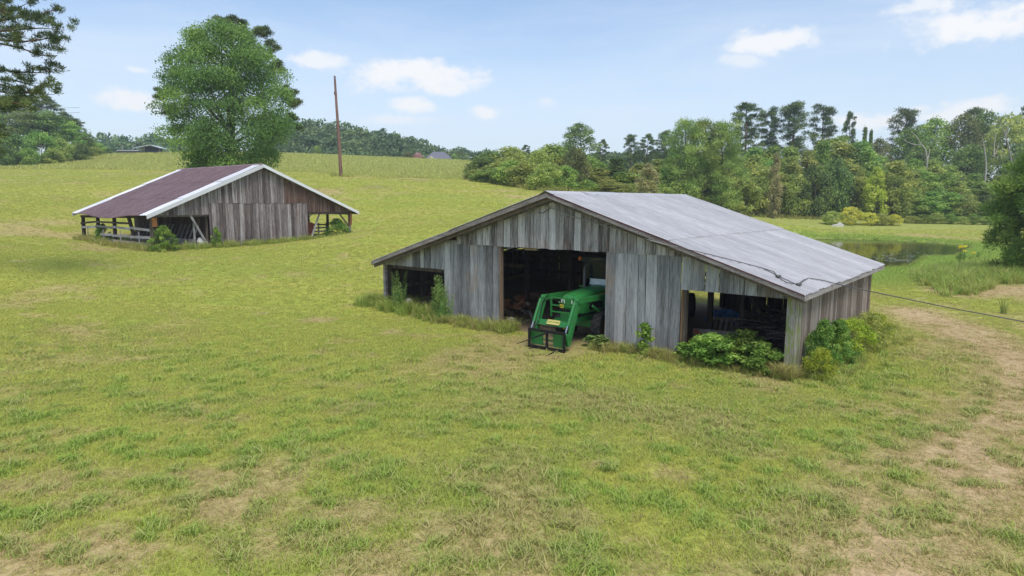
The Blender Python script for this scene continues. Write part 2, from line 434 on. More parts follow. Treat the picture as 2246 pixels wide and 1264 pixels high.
m_ground, nt = new_mat('field_soil_and_grass')
pos = nt.n('ShaderNodeNewGeometry').outputs['Position']
aD = nt.n('ShaderNodeAttribute', attribute_name='dry').outputs['Fac']
aL = nt.n('ShaderNodeAttribute', attribute_name='lush').outputs['Fac']
aB = nt.n('ShaderNodeAttribute', attribute_name='bare').outputs['Fac']
aW = nt.n('ShaderNodeAttribute', attribute_name='wild').outputs['Fac']
fineN = nt.noise(pos, 9.0, 5, 0.7)
medN = nt.noise(pos, 1.4, 5, 0.65)
bigN = nt.noise(nt.vmath('MULTIPLY', pos, (.5, 1, 1)), 0.14, 4, 0.6)
swath = nt.noise(nt.vmath('MULTIPLY', nt.vmath('ADD', pos, nt.n('ShaderNodeTexNoise', {'Vector': pos, 'Scale': .05}).outputs['Color']), (.12, 1.0, .1)), 0.55, 4, 0.6)
G_YEL, G_GRN, G_LUSH, G_STRAW, G_SOIL = rgb(180, 178, 80), rgb(154, 168, 70), rgb(130, 166, 58), rgb(200, 172, 132), rgb(140, 120, 98)
c = nt.mix(nt.step(nt.math('ADD', nt.math('MULTIPLY', medN, .5), nt.math('MULTIPLY', bigN, .5)), .38, .64), G_GRN, G_YEL)
c = nt.mix(nt.math('MULTIPLY', nt.step(swath, .5, .68), .40), c, rgb(190, 174, 104))
c = nt.mix(nt.math('MULTIPLY', nt.step(swath, .48, .30), .35), c, rgb(138, 150, 64))
c = nt.mix(nt.math('MULTIPLY', aL, nt.step(medN, .3, .62)), c, G_LUSH)
c = nt.mix(nt.math('MULTIPLY', aD, nt.step(nt.math('ADD', fineN, nt.math('MULTIPLY', aD, .3)), .45, .7)), c, G_STRAW)
c = nt.mix(aW, c, nt.mix(nt.step(medN, .35, .65), rgb(150, 160, 74), rgb(172, 176, 96)))
c = nt.mix(nt.math('MULTIPLY', nt.step(fineN, .58, .40), .45), c, rgb(118, 114, 60))
c = nt.mix(nt.math('MULTIPLY', aB, nt.step(nt.math('ADD', fineN, nt.math('MULTIPLY', aB, .35)), .55, .8)), c, G_SOIL)
finish(nt, c, 0.95, nt.math('ADD', fineN, nt.math('MULTIPLY', medN, .8)), 0.06, 0.7, spec=0.1)

dry_, lush_, _ = lay(XX, YY)
me = np_mesh('ground', np.stack([XX, YY, ZZ], -1).reshape(-1, 3), faces, m_ground, smooth=True)
def put_attr(me, name, arr):
    a = me.attributes.new(name, 'FLOAT', 'POINT'); a.data.foreach_set('value', np.asarray(arr, np.float32).ravel())
put_attr(me, 'dry', dry_); put_attr(me, 'lush', lush_)
be = beyond_edge(XX, YY)
inb = poly_sd(XX, YY, np.array([near_barn(u, v)[:2] for u, v in [(-15.4, .15), (-.2, .15), (-.2, 9.2), (-15.4, 9.2)]]))
bare = np.maximum((1-sstep(inb, -.2, .35)), (1-sstep(np.hypot(XX-near_barn(-6.9, -.6)[0], YY-near_barn(-6.9, -.6)[1]), .6, 2.2))*.75)
inb2 = poly_sd(XX, YY, np.array([far_barn(u, v)[:2] for u, v in [(0, 0), (13.8, 0), (13.8, 10), (0, 10)]]))
bare = np.maximum(bare, 1-sstep(inb2, -.3, .2))
mn = at_depth(822, 398, 72)
bare = np.maximum(bare, (1-sstep(np.hypot((XX-mn[0])/2.6, (YY-mn[1])/3.5), .3, 1.1))*.6)
bare = np.maximum(bare, 1-sstep(poly_sd(XX, YY, POND), -.2, .5))
put_attr(me, 'bare', bare); put_attr(me, 'wild', sstep(be, 0, 1.0))
tag(link('ground', me), kind='structure')

# ------------------------------------------------------------------ pond
m_water, nt = new_mat('pond_water')
pos = nt.n('ShaderNodeNewGeometry').outputs['Position']
rip = nt.noise(nt.vmath('MULTIPLY', pos, (1, 2.2, 1)), 1.6, 3, .5)
finish(nt, rgb(38, 38, 26), 0.06, rip, 0.02, 0.10, spec=0.5)
x0, y0 = POND.min(0) - 2; x1, y1 = POND.max(0) + 2
mb = MB()
cxp = POND.mean(0)
ring = [tuple(cxp + (p - cxp)*1.05) + (WATER_Z,) for p in POND]
mb.add(ring, [tuple(range(len(ring)))])
tag(mb.build('pond_water', m_water), kind='structure')

# ------------------------------------------------------------------ materials
W_FRONT = wood_mat('grey_barn_board', rgb(88, 86, 85), rgb(140, 139, 140), rgb(190, 189, 190), rgb(158, 130, 102), tan_amt=.38, streak=.45)
W_UPPER = wood_mat('streaky_gable_board', rgb(84, 77, 74), rgb(160, 156, 154), rgb(212, 210, 210), rgb(144, 108, 82), tan_amt=.5, streak=.75)
W_SIDE = wood_mat('brown_side_board', rgb(88, 76, 66), rgb(138, 124, 112), rgb(176, 166, 156), rgb(150, 118, 90), tan_amt=.4, streak=.5)
W_MOSS = wood_mat('mossy_corner_board', rgb(92, 86, 78), rgb(150, 142, 134), rgb(188, 182, 174), rgb(150, 118, 90), moss=True)
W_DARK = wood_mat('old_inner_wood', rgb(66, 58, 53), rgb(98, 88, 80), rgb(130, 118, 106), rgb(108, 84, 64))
W_POST = wood_mat('dark_pole_wood', rgb(56, 50, 46), rgb(84, 76, 68), rgb(118, 108, 98), rgb(110, 80, 58))
W_FAR = wood_mat('weathered_far_board', rgb(72, 62, 60), rgb(124, 114, 112), rgb(186, 178, 176), rgb(120, 92, 76), stretch=(18, 18, 1.0), streak=.7)
W_FARB = wood_mat('brown_far_board', rgb(70, 54, 48), rgb(102, 82, 74), rgb(138, 118, 108), rgb(128, 90, 70), stretch=(18, 18, 1.0), streak=.5)
W_RAIL = wood_mat('silvered_rail_wood', rgb(104, 98, 96), rgb(150, 146, 144), rgb(186, 184, 184), rgb(130, 112, 96), stretch=(3, 3, 9), tan_amt=.25)
W_FASCIA = wood_mat('grey_fascia_wood', rgb(102, 94, 90), rgb(142, 134, 130), rgb(176, 170, 168), rgb(140, 110, 90), stretch=(2.5, 2.5, 12))
W_ORANGE = plain_mat('raw_orange_pine', rgb(176, 118, 66), .8, .25)
W_JUNK = wood_mat('scrap_lumber', rgb(98, 86, 76), rgb(146, 132, 120), rgb(190, 178, 164), rgb(144, 108, 78), stretch=(4, 4, 4))
RUSTY = plain_mat('rusty_iron', rgb(112, 62, 40), .9, .4, 6, dirt=rgb(70, 40, 30))
BLACK_RUB = plain_mat('black_rubber', rgb(36, 36, 37), .85, .3, 8, dirt=rgb(92, 82, 70), dirt_amt=.35)

def roof_mat(name, base, streakc, rustc, rough, metal, rust=.6, streak=.4, pitch=None, off=0.0, line=.4):
    m, nt = new_mat(name)
    vec, rnd = obj_coords(nt, 9.0)
    st = nt.noise(nt.vmath('MULTIPLY', vec, (.5, 9, .5)), 1.6, 5, .65)
    bl = nt.noise(vec, .9, 4, .6)
    fine = nt.noise(vec, 26, 3, .6)
    lo = tuple(x*.86 for x in base[:3])+(1,); hi = tuple(min(1, x*1.12) for x in base[:3])+(1,)
    c = nt.ramp(nt.math('ADD', nt.math('MULTIPLY', bl, .6), nt.math('MULTIPLY', rnd, .4)), [(.25, lo), (.75, hi)])
    c = nt.mix(nt.math('MULTIPLY', nt.step(st, .54, .70), streak), c, streakc)
    rs = nt.step(nt.noise(nt.vmath('MULTIPLY', vec, (1.0, 7, 1.0)), 1.1, 6, .7), .63, .72)
    c = nt.mix(nt.math('MULTIPLY', rs, rust), c, rustc)
    c = nt.mix(nt.math('MULTIPLY', nt.step(fine, .56, .7), .12), c, streakc)
    if pitch:                                            # dark lines painted along each rib stand in for its shading
        oy = nt.n('ShaderNodeSeparateXYZ', {0: nt.n('ShaderNodeTexCoord').outputs['Object']}).outputs[1]
        fr_ = nt.math('FRACT', nt.math('DIVIDE', nt.math('SUBTRACT', oy, off), pitch))
        ln_ = nt.math('MULTIPLY', nt.step(fr_, .38, .55), nt.step(fr_, .78, .66))
        brk = nt.step(nt.noise(nt.vmath('MULTIPLY', vec, (1.2, 6, 1)), 1.7, 4, .6), .30, .62)
        c = nt.mix(nt.math('MULTIPLY', nt.math('MULTIPLY', ln_, brk), line), c, streakc)
    finish(nt, c, rough, bl, .004, .2, metal, .4)
    return m
R_WHITE = roof_mat('white_metal_roofing', rgb(198, 195, 193), rgb(152, 148, 149), rgb(130, 108, 96), .42, .15, .6, .4, .1493, -.5, .42)
R_OLDW = roof_mat('pale_trim_metal', rgb(222, 221, 224), rgb(190, 188, 192), rgb(156, 146, 140), .4, .1, .25, .25)
R_MAROON = roof_mat('maroon_metal_roofing', rgb(140, 116, 118), rgb(96, 76, 78), rgb(92, 70, 64), .5, .1, .4, .5, .1341, .573, .7)
R_EDGE = plain_mat('maroon_metal_edge', rgb(96, 58, 66), .6, .3)

# ------------------------------------------------------------------ boards and sheets
def boards_between(x0, x1, w, jit=.18):
    n = max(1, int(round((x1-x0)/w))); e = np.linspace(x0, x1, n+1)
    e[1:-1] += RNG.uniform(-jit, jit, n-1)*w
    return list(zip(e[:-1], e[1:]))

def wall_board(parent, mat, O, U, N, x0, x1, zb, zt, t=.022, gap=.013, jit=.005, name='board', rough_end=.0):
    """zb, zt: functions of x; N: outward side"""
    O, U, N = Vector(O), Vector(U), Vector(N)
    a, b = x0+gap/2+RNG.uniform(0, .004), x1-gap/2-RNG.uniform(0, .004)
    proud = RNG.uniform(-.007, .007); re = RNG.uniform(-rough_end, rough_end)
    P = lambda x, z: O + U*x + Vector((0, 0, z)) + N*proud
    ls = []; rs = []
    for f in (0, .35, .7, 1):
        ls.append(P(a+RNG.uniform(-jit, jit), zb(a)+re + (zt(a)-zb(a)-re)*f)); rs.append(P(b+RNG.uniform(-jit, jit), zb(b)+re + (zt(b)-zb(b)-re)*f))
    mb = MB(); mb.prism(ls + rs[::-1], N*t)
    return mb.build(name, mat, parent)

def sheet(parent, mat, a0, a1, b0, b1, ribs, h=.034, lift=0.0, name='roof_sheet', sag=None):
    """corrugated sheet: a0,a1 upper edge ends, b0,b1 lower edge ends"""
    a0, a1, b0, b1 = map(Vector, (a0, a1, b0, b1))
    nrm = (a1-a0).cross(b0-a0).normalized()
    if nrm.z < 0: nrm = -nrm
    fr = []
    for k in range(ribs):
        for f, z in ((0, 0), (.55, 0), (.66, 1), (.86, 1)): fr.append(((k+f)/ribs, z))
    fr.append((1, 0))
    vs = []; rows = 4; n = len(fr)
    ph = RNG.uniform(0, 6)
    for r in range(rows+1):
        t = r/rows
        for f, z in fr:
            p = (a0+(a1-a0)*f)*(1-t) + (b0+(b1-b0)*f)*t
            p = p + nrm*(z*h + lift + .006*math.sin(ph+7*t+3*f))
            if sag: p = p + Vector((0, 0, sag(p)))
            vs.append(p)
    fs = [(r*n+i, r*n+i+1, (r+1)*n+i+1, (r+1)*n+i) for r in range(rows) for i in range(n-1)]
    return MB().add(vs, fs).build(name, mat, parent)

X_, Y_, Z_ = Vector((1, 0, 0)), Vector((0, 1, 0)), Vector((0, 0, 1))

# ------------------------------------------------------------------ near barn (white roof)
NB = empty('barn', (BX, BY, 0), -PSI, 'grey board barn with white metal roof, open bays and a green tractor inside', 'barn')
W, L = 15.61, 9.153
UR, HR, HEL, HER, OF, OB, OL, OR = -7.342, 4.611, 2.033, 2.124, .50, .50, .122, .32
HD, UD0, UD1, UO1, HOR, UO2, HOL, UOL = 2.902, -9.604, -5.455, -3.038, 1.938, -.218, 1.891, -12.211
def nroof(u):
    return HEL + (HR-HEL)*(u+W+OL)/(UR+W+OL) if u < UR else HR + (HER-HR)*(u-UR)/(OR-UR)
topw = lambda u: nroof(u) - .13
zero = lambda u: -.12
gl = lambda u: -.12 + .24*max(0, min(1, (-u-8)/7.6))
FO, FN = (0, 0, 0), -Y_
for a, b in boards_between(-W+.12, UOL, .34): wall_board(NB, W_FRONT, FO, X_, FN, a, b, lambda u: HOL, lambda u: min(topw(u), HD), rough_end=.004)
for a, b in boards_between(UOL, UD0, .33): wall_board(NB, W_FRONT, FO, X_, FN, a, b, gl, lambda u: min(HD, topw(u)), rough_end=.02)
for a, b in boards_between(UD1, UO1, .345): wall_board(NB, W_FRONT, FO, X_, FN, a, b, zero, lambda u: min(HD, topw(u)), rough_end=.03)
for a, b in boards_between(UO1, UO2, .36): wall_board(NB, W_FRONT, FO, X_, FN, a, b, lambda u: HOR, topw, rough_end=.004)
# upper gable boards, lapped over the lower ones
for a, b in boards_between(-11.55, -2.62, .31): wall_board(NB, W_UPPER, (0, -.028, 0), X_, FN, a, b, lambda u: HD-.05, lambda u: max(HD+.02, topw(u)), rough_end=.015)
MB().box((-12.1, -.012, HD+.03), (1.0, .03, .09)).build('batten', W_FRONT, NB)
# corner boards and post at the right end, post at the left end
wall_board(NB, W_MOSS, FO, X_, FN, UO2, 0, zero, topw)
MB().box((-W+.06, .05, 1.0), (.12, .12, 2.0)).build('corner_post', W_FASCIA, NB)
# right side wall
for i, (a, b) in enumerate(boards_between(.0, L, .27)):
    wall_board(NB, W_MOSS if i in (0, 1) else W_SIDE, (0, 0, 0), Y_, X_, a, b, zero, lambda v: nroof(0)-.14, rough_end=.03, gap=.014)
# left side and rear walls
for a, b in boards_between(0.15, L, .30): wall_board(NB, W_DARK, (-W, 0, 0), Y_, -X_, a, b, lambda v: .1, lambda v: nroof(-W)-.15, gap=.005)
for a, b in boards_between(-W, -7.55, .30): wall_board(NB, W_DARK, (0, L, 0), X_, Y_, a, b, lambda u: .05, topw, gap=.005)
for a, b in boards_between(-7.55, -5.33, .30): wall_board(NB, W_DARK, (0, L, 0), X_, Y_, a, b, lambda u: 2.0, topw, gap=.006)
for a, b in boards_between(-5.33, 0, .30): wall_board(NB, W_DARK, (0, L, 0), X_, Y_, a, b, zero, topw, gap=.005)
# frame: posts, girts, beams, rafters
for u, v in [(UD0-.05, .12), (UD1+.05, .12), (UO1+.06, .12), (UOL, .12), (-.12, .12), (-11.0, 3.35), (-3.55, 3.4), (-2.75, 4.05), (-7.5, 3.4), (-14.0, 3.4), (-11.0, 6.4), (-3.6, 6.4), (-7.5, 6.4), (-5.33, L-.1), (-7.55, L-.1), (-.12, L-.1), (-.12, 4.6), (-W+.12, 4.6), (-W+.12, L-.1), (-14.4, 3.0)]:
    zt = nroof(u)-.2
    MB().box((u, v, zt/2-.05), (.15, .15, zt+.1)).build('post', W_POST, NB)
for p, q in [((-W+.1, .3, .95), (-W+.1, L, 1.0)), ((-W, L-.1, 1.0), (-7.6, L-.1, 1.0)), ((-5.3, L-.1, 1.0), (0, L-.1, 1.0)), ((-.08, .2, 1.1), (-.08, L, 1.1)), ((-W, L-.1, 1.9), (0, L-.1, 1.9))]:
    MB().bar(p, q, .05, .14).build('girt', W_DARK, NB)
for v in (.16, 3.4, 6.4, L-.2):
    MB().bar((-W, v, 1.82), (UOL+1.1, v, 1.82), .07, .14).build('beam', W_DARK, NB)
    MB().bar((UO1-.9, v, 2.03), (-.2, v, 2.03), .07, .14).build('beam', W_DARK, NB)
    if v > 1: MB().bar((-11, v, 2.85), (-3.6, v, 2.85), .09, .18).build('beam', W_DARK, NB)
MB().box((UD0+.06, .02, 1.38), (.05, .16, 3.0)).build('door_jamb', wood_mat('raw_brown_jamb', rgb(84, 66, 54), rgb(112, 92, 78), rgb(136, 118, 102), rgb(130, 100, 76)), NB)
MB().box((UO1+.035, .05, .9), (.05, .12, 2.05)).build('door_jamb', wood_mat('brown_pine_jamb', rgb(84, 66, 50), rgb(116, 92, 68), rgb(140, 116, 90), rgb(150, 112, 76)), NB)
for k in range(7):
    v = .35 + k*(L-.6)/6
    for s in (0, 1):
        a = (UR, v, nroof(UR)-.14); b = (-W, v, nroof(-W)-.14) if s == 0 else (0, v, nroof(0)-.14)
        MB().bar(a, b, .05, .12).build('rafter', W_DARK, NB)
# brace and lean boards inside the right bay
MB().bar((-2.75, 4.05, 1.8), (-1.9, 4.3, .1), .05, .12).build('brace', W_DARK, NB)
MB().bar((-2.85, 4.3, 1.8), (-2.2, 6.2, .2), .05, .14).build('brace', W_DARK, NB)
MB().bar((-4.4, 3.4, 1.86), (-3.55, 3.4, 1.80), .05, .10).build('brace', W_DARK, NB)
# roof sheets: two rows on each slope
nv = 17; ve = np.linspace(-OF, L+OB, nv+1)
ru = at_plane(1480, 525, near_barn(UR, 0, HR), np.cross(near_barn(0, 1)-near_barn(0, 0), near_barn(OR, 0, HER)-near_barn(UR, 0, HR)))
c_, s_ = math.cos(PSI), math.sin(PSI)
USEAM = float((ru[0]-BX)*c_ - (ru[1]-BY)*s_)
for i in range(nv):
    a, b = ve[i]-.01, ve[i+1]+.01
    li = .004*(i % 2)
    sheet(NB, R_WHITE, (UR+.02, a, HR), (UR+.02, b, HR), (USEAM+.10, a, nroof(USEAM+.10)), (USEAM+.10, b, nroof(USEAM+.10)), 4, lift=.022+li)
    e = OR + .03*RNG.uniform(-.5, 1)
    sheet(NB, R_WHITE, (USEAM-.1, a, nroof(USEAM-.1)), (USEAM-.1, b, nroof(USEAM-.1)), (e, a, nroof(e)), (e, b, nroof(e)), 4, lift=li)
    um = (-W-OL+UR)/2
    sheet(NB, R_WHITE, (UR-.02, a, HR), (UR-.02, b, HR), (um, a, nroof(um)), (um, b, nroof(um)), 4, lift=.022+li)
    sheet(NB, R_WHITE, (um+.2, a, nroof(um+.2)), (um+.2, b, nroof(um+.2)), (-W-OL, a, HEL), (-W-OL, b, HEL), 4, lift=li)
for i in range(5):                                       # ridge caps, lapped end to end
    a = -OF-.02 + i*(L+OF+OB)/5; b = a + (L+OF+OB)/5 + .06
    z = .055 + .006*(i % 2)
    vs = []
    for k in range(9):
        v = a + (b-a)*k/8; wv = .012*math.sin(3.1*k+i)+RNG.uniform(-.006, .006)
        vs += [(UR-.26, v, nroof(UR-.26)+z-.02), (UR, v, HR+z+.012), (UR+.28, v, nroof(UR+.28)+z-.006+wv)]
    MB().add(vs, [(3*k+j, 3*k+j+1, 3*k+j+4, 3*k+j+3) for k in range(8) for j in range(2)]).build('ridge_cap', R_WHITE, NB)
# rakes and fascia
def rake(parent, mat, p, q, drop_, h, t, name='rake_board'):
    p, q = Vector(p), Vector(q); d = Vector((0, 0, -1))
    MB().prism([p+d*drop_, q+d*drop_, q+d*(drop_+h), p+d*(drop_+h)], (0, t, 0)).build(name, mat, parent)
for v, t in ((-OF, .03), (L+OB-.03, .03)):
    rake(NB, W_FASCIA, (-W-OL, v, HEL), (UR, v, HR), .015, .13, t)
    rake(NB, W_FASCIA, (UR, v, HR), (OR, v, HER), .015, .11, t)
rake(NB, R_EDGE, (UR+.1, -OF-.012, nroof(UR+.1)), (OR, -OF-.012, HER), -.012, .03, .01, 'drip_edge')
rake(NB, W_DARK, (-W-OL, -OF+.14, HEL), (UR, -OF+.14, HR), .10, .16, .04)
rake(NB, W_DARK, (UR, -OF+.14, HR), (OR, -OF+.14, HER), .10, .13, .04)
rake(NB, W_FRONT, (-11.4, -.055, nroof(-11.4)), (UR, -.055, HR), .16, .10, .02, 'trim_board')
MB().box((OR-.015, L/2, HER-.085), (.03, L+OF+OB-.07, .12)).build('eave_board', W_FASCIA, NB)
MB().box((-W-OL+.015, L/2, HEL-.085), (.03, L+OF+OB-.07, .12)).build('eave_board', W_FASCIA, NB)
for v in np.linspace(-.1, L+.2, 9): MB().bar((-.02, v, nroof(-.02)-.1), (OR-.035, v, nroof(OR-.035)-.1), .04, .09).build('rafter_tail', W_FASCIA, NB)
# strip lamp and light board under the beam in the doorway
o = MB().bar((-9.2, .9, 2.72), (-8.75, 1.0, 2.72), .10, .05).build('strip_light', plain_mat('dusty_white_enamel', rgb(196, 190, 170), .5, .1))
o.parent = NB
MB().box((-8.7, .5, 2.84), (.6, .12, .10)).build('wood_block', W_ORANGE, NB)

# ------------------------------------------------------------------ far barn (maroon roof)
FB = empty('barn', (CX2, CY2, CZ2), -PSI2, 'weathered board barn with maroon metal roof and white roof edges', 'barn')
W2, L2 = 13.85, 10.65
U1, U2, HS, HOL2, HOR2 = 3.302, 10.19, 2.726, 2.0, 2.072
UR2, HR2, HEL2, HER2, OF2, OB2, OL2, OR2 = 6.82, 5.098, 1.975, 2.036, .377, .26, .416, .437
def froof(u): return HEL2 + (HR2-HEL2)*(u+OL2)/(UR2+OL2) if u < UR2 else HR2 + (HER2-HR2)*(u-UR2)/(W2+OR2-UR2)
top2 = lambda u: froof(u)-.12
for a, b in boards_between(U1, U2, .225, .3): wall_board(FB, W_FAR, FO, X_, FN, a, b, lambda u: -.25, lambda u: HS, rough_end=.05, gap=.012)
for a, b in boards_between(U1, U2, .225, .3): wall_board(FB, W_FAR if a < 8.3 else W_FARB, (0, -.02, 0), X_, FN, a, b, lambda u: HS-.03, top2, rough_end=.03, gap=.012)
for a, b in boards_between(.1, U1, .225, .3): wall_board(FB, W_FAR, FO, X_, FN, a, b, lambda u: HOL2, top2, rough_end=.015, gap=.01)
for a, b in boards_between(U2, W2-.02, .225, .3): wall_board(FB, W_FARB, FO, X_, FN, a, b, lambda u: HOR2, top2, rough_end=.01, gap=.01)
# inner partitions, back wall
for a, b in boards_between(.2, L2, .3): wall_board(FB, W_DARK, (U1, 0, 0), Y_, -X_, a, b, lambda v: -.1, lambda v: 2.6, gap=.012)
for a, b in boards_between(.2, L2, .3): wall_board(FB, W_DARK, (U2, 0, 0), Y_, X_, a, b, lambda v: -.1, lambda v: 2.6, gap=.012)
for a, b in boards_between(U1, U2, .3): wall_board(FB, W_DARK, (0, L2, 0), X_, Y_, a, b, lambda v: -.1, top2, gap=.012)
# posts along both open sides and the fronts
lp = []
for px in (183, 215, 251, 289, 326):
    p = at_plane(px, 500, far_barn(0, 0), near_barn(0, 0)*0 + np.array([math.cos(PSI2), -math.sin(PSI2), 0]))
    lp.append(float((p[0]-CX2)*math.sin(PSI2) + (p[1]-CY2)*math.cos(PSI2)))
for i, v in enumerate(lp):
    v = .08 if i == 4 else v
    x = .0 if i != 3 else .05
    mb = MB(); mb.tube([(x, v, -.35), (x+.02, v+.02, .9), (x+(-.12 if i == 3 else .03), v+(.16 if i == 3 else 0), 1.88)], [.13, .12, .11], 8); mb.build('post', W_POST, FB)
for v in np.linspace(.1, L2-.1, 5):
    MB().box((W2-.08, v, .85), (.14, .14, 2.1)).build('post', W_POST if v > 1 else W_FASCIA, FB)
    if .5 < v < L2-.5: MB().box((U2+1.9, v, 1.0), (.14, .14, 2.4)).build('post', W_POST, FB)
MB().box((W2-.08, -.02, 1.55), (.17, .14, .85)).build('post_sleeve', W_ORANGE if False else plain_mat('reddish_pine', rgb(132, 88, 60), .85, .25), FB)
MB().bar((W2-.1, .1, 1.0), (W2-.95, .1, 1.95), .06, .10).build('brace', W_POST, FB)
MB().bar((0, .0, 1.92), (0, L2, 1.80), .06, .16).build('eave_beam', W_POST, FB)
MB().bar((W2-.08, 0, 1.95), (W2-.08, L2, 1.95), .06, .16).build('eave_beam', W_POST, FB)
MB().bar((U2, .06, 2.0), (W2+.3, .06, 2.0), .06, .16).build('header_beam', W_DARK, FB)
MB().bar((0, .06, 1.96), (U1, .06, 1.96), .05, .12).build('header_beam', W_DARK, FB)
MB().box((8.9, -.22, 3.98), (.12, .42, .12)).build('beam_end', W_FARB, FB)
# rails between the posts of the open side, some broken or leaning
for i in range(4):
    v0, v1 = lp[i+1] if i < 3 else .08, lp[i]
    for z, h, dz in ((.35, .13, .02), (.78, .15, -.03), (1.12, .14, .05), (1.5, .12, 0)):
        if i == 0 and z in (.78,): continue
        if i == 3 and z == 1.5: continue
        MB().bar((-.13, v0, z+dz), (-.13, v1, z+dz*2.5 - (.15 if i == 0 else 0)), h, .03, up=(1, 0, 0)).build('rail', W_RAIL if z < 1.3 else W_POST, FB)
    MB().box((-.17, (v0+v1)/2, .55), (.03, .10, 1.0)).build('rail_batten', W_RAIL, FB)
# manger along the partition in the left bay
MB().bar((2.55, .6, .35), (2.55, L2-1, .35), .34, .04, up=(1, 0, 0)).build('trough_board', W_RAIL, FB)
for v in np.arange(.9, 8.8, .55): MB().bar((2.52, v, .1), (3.1, v+.05, 1.35), .05, .05).build('manger_slat', W_RAIL, FB)
MB().bar((2.2, .05, 2.0), (3.25, .1, .05), .05, .13).build('brace', W_RAIL, FB)
MB().box((2.5, .3, .6), (.09, .09, 1.8)).build('post', W_RAIL, FB)
MB().box((3.0, .25, .12), (.8, .4, .28)).build('trough_end', W_RAIL, FB)
MB().box((.12, -.06, 1.62), (.26, .05, .52)).build('notice_board', W_ORANGE, FB)
# right bay: hay rack slats under the eave
for k in range(6): MB().bar((U2+.15, .9+k*.35, 1.25), (U2+1.15, .9+k*.35, 2.05), .04, .05).build('rack_slat', W_RAIL, FB)
MB().bar((U2+.4, .3, .2), (U2+1.25, .35, 2.05), .06, .12).build('brace', W_RAIL, FB)
def fsag(p):
    f = max(0, 1-abs(p.x+OL2)/3.2); return -.22*f*f*math.sin(math.pi*min(1, max(0, (p.y-1.2)/(L2-2.2))))**2
# roof: white strips at both ends, maroon sheets between, in three rows
nv2 = 14; lo_v, hi_v = -OF2, L2+OB2; ws = .95
ve2 = np.linspace(lo_v+ws, hi_v-ws, nv2+1)
rows = [(UR2-.02, 4.1), (4.3, 1.75), (1.95, -OL2)]
for r_, (ua, ub) in enumerate(rows):
    for i in range(nv2):
        a, b = ve2[i]-.01, ve2[i+1]+.01; e = ub-.03*RNG.uniform(0, 1) if r_ == 2 else ub
        sheet(FB, R_MAROON, (ua, a, froof(ua)), (ua, b, froof(ua)), (e, a, froof(e)), (e, b, froof(e)), 5, lift=.045-.02*r_+.004*(i % 2), h=.055, sag=fsag)
    for a, b in ((lo_v, lo_v+ws), (hi_v-ws+(.25 if r_ < 2 else -.05), hi_v)):
        sheet(FB, R_OLDW, (ua, a, froof(ua)), (ua, b, froof(ua)), (ub, a, froof(ub)), (ub, b, froof(ub)), 3, lift=.075-.02*r_, h=.02)
for i in range(16):
    a = lo_v + i*(hi_v-lo_v)/16; b = lo_v + (i+1)*(hi_v-lo_v)/16
    sheet(FB, R_MAROON if 0 < i < 15 else R_OLDW, (UR2+.02, a, HR2), (UR2+.02, b, HR2), (W2+OR2, a, HER2), (W2+OR2, b, HER2), 4, lift=.02, h=.03)
vs = []
for v in (lo_v, hi_v): vs += [(UR2-.2, v, froof(UR2-.2)+.10), (UR2, v, HR2+.115), (UR2+.2, v, froof(UR2+.2)+.10)]
MB().add(vs, [(0, 1, 4, 3), (1, 2, 5, 4)]).build('ridge_cap', R_MAROON, FB)
for v, t in ((-OF2-.02, .02), (L2+OB2, .02)):
    rake(FB, R_OLDW, (-OL2, v, HEL2), (UR2, v, HR2), -.07, .24, t, 'rake_trim')
    rake(FB, R_OLDW, (UR2, v, HR2), (W2+OR2, v, HER2), -.07, .20, t, 'rake_trim')
MB().box((W2+OR2-.03, L2/2, HER2-.05), (.03, L2+OF2+OB2-.08, .16)).build('eave_board', W_FARB, FB)
for k in range(8):
    v = .2 + k*(L2-.4)/7
    for e in (0, W2): MB().bar((UR2, v, HR2-.13), (e, v, froof(e)-.13), .05, .12).build('rafter', W_DARK, FB)

# ------------------------------------------------------------------ tractor
GREEN = plain_mat('tractor_green_paint', rgb(42, 122, 58), .38, .12, 5, dirt=rgb(104, 112, 78), dirt_amt=.42, spec=.45)
YELL = plain_mat('tractor_yellow_paint', rgb(196, 170, 52), .5, .12, 5, dirt=rgb(120, 100, 60))
BLACKP = plain_mat('black_painted_steel', rgb(24, 25, 28), .5, .2, 8, dirt=rgb(84, 70, 58), dirt_amt=.3)
DARKM = plain_mat('dark_engine_metal', rgb(36, 37, 36), .7, .3, 8)
CHROME = plain_mat('chromed_rod', rgb(190, 192, 196), .18, .05, 5, metal=1.0)
LAMP = plain_mat('headlamp_glass', rgb(214, 216, 214), .12, .08, 20, spec=.8)
AMBER = plain_mat('amber_beacon', rgb(232, 120, 34), .3, .1)
TAN = plain_mat('muddy_wheel_rim', rgb(132, 96, 50), .8, .3, 8)
m_glass, nt = new_mat('tinted_cab_glass')
finish(nt, rgb(22, 30, 40), .12, spec=.25)
m_wind, nt = new_mat('painted_reflection_windscreen')  # pale blue-grey base colour paints the sky's reflection into this glass
vec, _r = obj_coords(nt)
finish(nt, nt.ramp(nt.noise(vec, 3, 4), [(.3, rgb(160, 182, 190)), (.7, rgb(204, 216, 218))]), .25, spec=.6)

